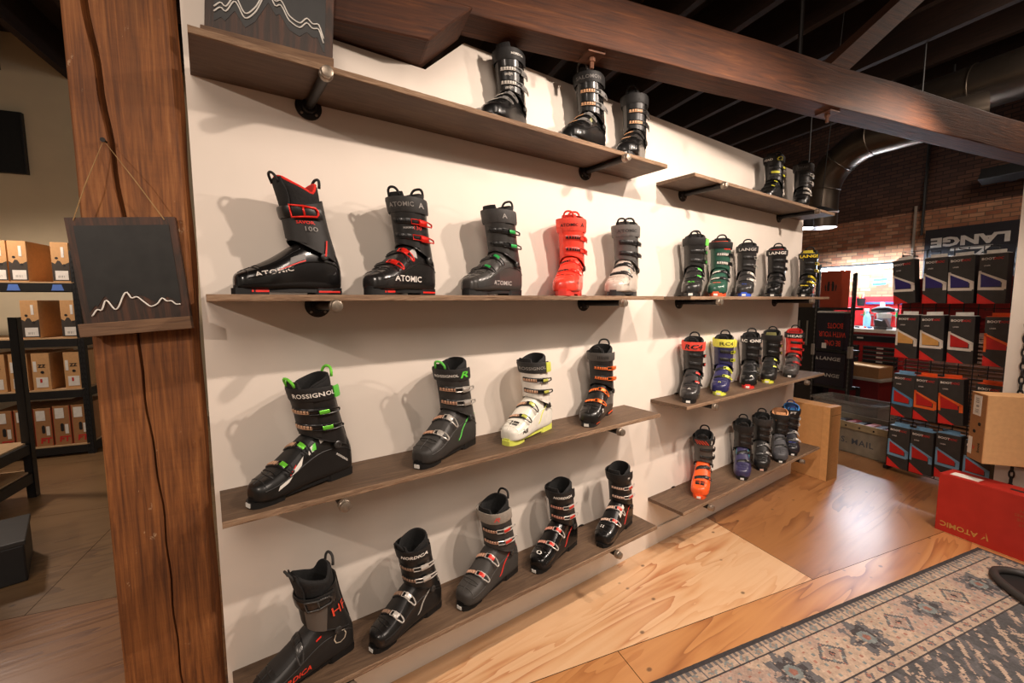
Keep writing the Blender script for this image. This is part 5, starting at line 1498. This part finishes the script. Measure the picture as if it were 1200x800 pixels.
obj('logo', prism(prism(BM(), [(.355, .085), (.35, .04), (.342, .04)], -.0015, 0, 'X'), [(.355, .055), (.375, .036), (.362, .06)], -.0015, 0, 'X'), M_gold, o)
for k, s_ in enumerate(('ST', 'THE', 'CURES', 'IN')):
    obj('lettering', letter(BM(), s_, .014, lambda x, y: (-.0015, .222 + x, .20 + k * .026 - y), .0), plain('dull gold print', (150, 86, 46)), o, normals=False)
obj('label', bxr(BM(), .03, .10, .42, .55, .3655, .3668), M_label, o)
obj('hand_slot', bxr(BM(), .06, .085, .22, .30, .3655, .367), M_inkk, o)

# shallow black tray on the rug
o = thing('boot_tray', 'black rubber tray with a rounded rim on the rug at the right edge', 'tray', (3.215, -1.40, .0075), R(40))
bm = BM()
outl = [(.20 * spow(math.cos(a), .8), .11 * spow(math.sin(a), .8)) for a in [2 * PI * k / 40 for k in range(40)]]
prism(bm, outl, 0, .006)
obj('base', bm, P_('black rubber', (22, 21, 21), rough=.6), o)
obj('rim', tube(BM(), [(x, y, .022) for x, y in outl], .019, 8, closed=True), P_('dark rubber rim', (52, 48, 46), rough=.55), o, smooth=True)

# ------------------------------------------------------------------ rug: the woven pattern is computed per knot
U0, U1, V0, V1, ST = .55, 3.78, 0.0, 1.35, .0065
nu, nv = int((U1 - U0) / ST), int((V1 - V0) / ST)
uu, vv = np.meshgrid(U0 + (np.arange(nu) + .5) * ST, (np.arange(nv) + .5) * ST, indexing='ij')
rs = np.random.RandomState(5)


def vnoise(x, y, s, seed):
    g = np.random.RandomState(seed).rand(64, 64)
    x, y = x / s, y / s
    xi, yi = np.floor(x).astype(int), np.floor(y).astype(int)
    fx, fy = x - xi, y - yi
    fx, fy = fx * fx * (3 - 2 * fx), fy * fy * (3 - 2 * fy)
    G = lambda a, b: g[a % 64, b % 64]
    return (G(xi, yi) * (1 - fx) + G(xi + 1, yi) * fx) * (1 - fy) + (G(xi, yi + 1) * (1 - fx) + G(xi + 1, yi + 1) * fx) * fy


def lin(r, g, b):
    return np.array(srgb(r, g, b)[:3])


DARK, GREY, BEI, PINK, ORA, TEAL, RUST = lin(58, 53, 54), lin(98, 95, 96), lin(182, 158, 138), lin(164, 140, 126), lin(166, 122, 104), lin(122, 128, 126), lin(142, 96, 82)
d1 = U1 - uu                       # distance from the far end
e = np.minimum(vv, d1)             # distance from the nearest edge
s_ = np.where(vv <= d1, uu, vv)    # coordinate running along that edge
img = np.zeros((nu, nv, 3)) + BEI


def put(m, c):
    img[m] = c


n1 = vnoise(uu, vv, .03, 1)
n2 = vnoise(uu, vv, .012, 2)
n3 = vnoise(uu, vv, .09, 3)
put(e < .022, DARK)
m = (e >= .022) & (e < .036)
put(m, np.array(GREY))
put(m & ((s_ / .028) % 1 < .45), BEI * .8)
m = (e >= .036) & (e < .072)
put(m, BEI * .95)
ph = (s_ / .085) % 1
put(m & (np.abs(ph - .5) * .085 + np.abs(e - .054) < .024) & (n2 > .3), TEAL)
put(m & (np.abs(ph - .5) * .085 + np.abs(e - .054) < .011), PINK * .8)
put(m & (np.abs(ph) < .08), GREY)
put((e >= .072) & (e < .079), DARK)
m = (e >= .079) & (e < .27)
put(m, np.array(BEI))
put(m & (n3 > .55), PINK * 1.02)
P = .46
ph = ((s_ + .12) / P) % 1 - .5
rr = np.hypot(ph * P, e - .175)
ang = np.arctan2(e - .175, ph * P)
put(m & (rr < .088 + .016 * np.cos(ang * 8)) & (n2 + .3 * n1 > .38), GREY)
put(m & (rr < .06 + .012 * np.cos(ang * 6)) & (n2 > .45), DARK * 1.2)
put(m & (rr < .034), TEAL)
put(m & (rr < .016), RUST)
ph2 = ((s_ + .12) / P + .5) % 1 - .5
r2 = np.abs(ph2 * P) * .8 + np.abs(e - .175)
put(m & (r2 < .06) & (r2 > .045), GREY * .9)
put(m & (r2 < .034), PINK * .86)
put(m & (r2 < .014), DARK)
leaf = np.sin((s_ + e) * 62) * np.sin((s_ - e) * 62)
put(m & (leaf > .82) & (rr > .1), TEAL)
put(m & (leaf < -.86) & (rr > .1), RUST * 1.25)
put((e >= .27) & (e < .277), DARK)
m = (e >= .277) & (e < .318)
put(m, BEI * .9)
ph = (s_ / .07) % 1
put(m & (np.abs(ph - .5) * .07 + np.abs(e - .297) < .02) & (n2 > .3), GREY)
put(m & (np.abs(ph - .5) * .07 + np.abs(e - .297) < .009), RUST * 1.2)
put((e >= .318) & (e < .326), DARK)
f = e >= .326
put(f, GREY * .62)
put(f & (n1 > .62), GREY * .85)
cu, cv = ((uu - .2) / .62) % 1 - .5, ((vv - .33) / .52) % 1 - .5
zig = np.abs(cu) * .62 + np.abs(cv) * .52 + .012 * np.sign(np.sin(uu * 150)) * (np.sin(vv * 150) > 0)
put(f & (np.abs(zig - .22) < .012), BEI * .85)
put(f & (np.abs(zig - .155) < .007), BEI * .75)
put(f & (zig < .15), TEAL * .55)
put(f & (zig < .05), ORA * .7)
bar = ((uu * .8 + vv) / .06) % 1
put(f & (zig > .245) & (bar < .34) & (np.sin(uu * 40) > -.2) & (n2 > .32), BEI * .9)
put(f & (zig > .26) & (bar > .8) & (n1 > .55), PINK * .8)
img *= (.80 + .34 * n2[..., None]) * (.9 + .2 * n3[..., None])
img *= (.76 + .22 * rs.rand(nu, nv, 1))
verts, faces = [], []
gu, gv = U0 + np.arange(nu + 1) * ST, np.arange(nv + 1) * ST
X, Y = np.meshgrid(gu, -.276 - gv, indexing='ij')
Zr = .0065 + .0012 * vnoise(X, Y, .02, 9)
co = np.stack([X, Y, Zr], -1).reshape(-1, 3)
idx = np.arange((nu + 1) * (nv + 1)).reshape(nu + 1, nv + 1)
fc_ = np.stack([idx[:-1, :-1], idx[:-1, 1:], idx[1:, 1:], idx[1:, :-1]], -1).reshape(-1, 4)
me = bpy.data.meshes.new('rug')
base = len(co)
ring = list(idx[:, 0]) + list(idx[-1, 1:]) + list(idx[-2::-1, -1]) + list(idx[0, -2:0:-1])
co2 = co[ring].copy()
co2[:, 2] = .0008
fs2 = [(ring[i], base + i, base + (i + 1) % len(ring), ring[(i + 1) % len(ring)]) for i in range(len(ring))]
me.from_pydata(np.concatenate([co, co2]).tolist(), [], fc_.tolist() + fs2)
at = me.attributes.new('weave', 'FLOAT_COLOR', 'FACE')
colr = np.concatenate([img.reshape(-1, 3), np.tile(DARK, (len(fs2), 1))])
at.data.foreach_set('color', np.concatenate([colr, np.ones((len(colr), 1))], 1).astype(np.float32).ravel())
t = NT('woven rug')
an = t.n('ShaderNodeAttribute', attribute_name='weave')
t.l(an.outputs['Color'], t.b.inputs['Base Color'])
t.b.inputs['Roughness'].default_value = .95
nz = t.n('ShaderNodeTexNoise', Scale=400.0)
t.l(t.coord(), nz.inputs['Vector'])
t.bump(nz.outputs[0], .35, .003)
me.materials.append(t.m)
o = bpy.data.objects.new('rug', me)
COL.objects.link(o)
tag(o, 'faded oriental rug in beige and charcoal on the plywood floor', 'rug', None, None, BA)

#BG-END

# ------------------------------------------------------------------ light
def spot(name, loc, aim, power, col, size, blend, rad):
    ld = bpy.data.lights.new(name, 'SPOT')
    ld.energy, ld.color, ld.spot_size, ld.spot_blend, ld.shadow_soft_size = power, col, R(size), blend, rad
    o = bpy.data.objects.new(name, ld)
    COL.objects.link(o)
    o.location = loc
    o.rotation_euler = (Vector(aim) - Vector(loc)).to_track_quat('-Z', 'Y').to_euler()
    return o


def area(name, loc, aim, power, col, sx, sy):
    ld = bpy.data.lights.new(name, 'AREA')
    ld.energy, ld.color, ld.shape, ld.size, ld.size_y = power, col, 'RECTANGLE', sx, sy
    o = bpy.data.objects.new(name, ld)
    COL.objects.link(o)
    o.location = loc
    o.rotation_euler = (Vector(aim) - Vector(loc)).to_track_quat('-Z', 'Y').to_euler()
    return o


WARM = (1, .83, .70)
for i_, (x_, p_) in enumerate(((1.36, 78), (2.03, 76), (3.35, 70))):
    spot('track_spot_light_%d' % (i_ + 1), (x_, -1.31, 2.52), (x_ * .9 + .1, 0, .95), p_, WARM, 125, .55, .025)
spot('track_spot_light_4', (-2.3, -1.31, 2.52), (-.3, 0, .4), 112, WARM, 96, .6, .025)
spot('left_room_lamp', tuple(W(-2.7, 3.1, 2.75)), tuple(W(-2.4, 3.5, 0)), 130, WARM, 150, .6, .12)
area('far_room_lamp', (5.2, -1.6, 3.8), (5.2, .6, 0), 40, WARM, .8, .8)
area('added_fill_light', (-.6, -3.4, 3.6), (.8, -1.0, .8), 70, WARM, 1.6, 1.6)  # added soft fill from behind the camera, no fixture stands for it
spot('added_rug_fill', (2.3, -2.2, 3.3), (2.2, -.75, 0), 230, WARM, 70, .8, .12)  # added spot to brighten the rug and floor, not a known fixture

w = bpy.data.worlds.new('world')
scn.world = w
w.use_nodes = True
w.node_tree.nodes['Background'].inputs[0].default_value = (1, .82, .62, 1)
w.node_tree.nodes['Background'].inputs[1].default_value = .22

scn.view_settings.view_transform = 'Standard'
scn.view_settings.look = 'None'
scn.view_settings.gamma = 1
scn.view_settings.use_curve_mapping = False
scn.view_settings.exposure = 0
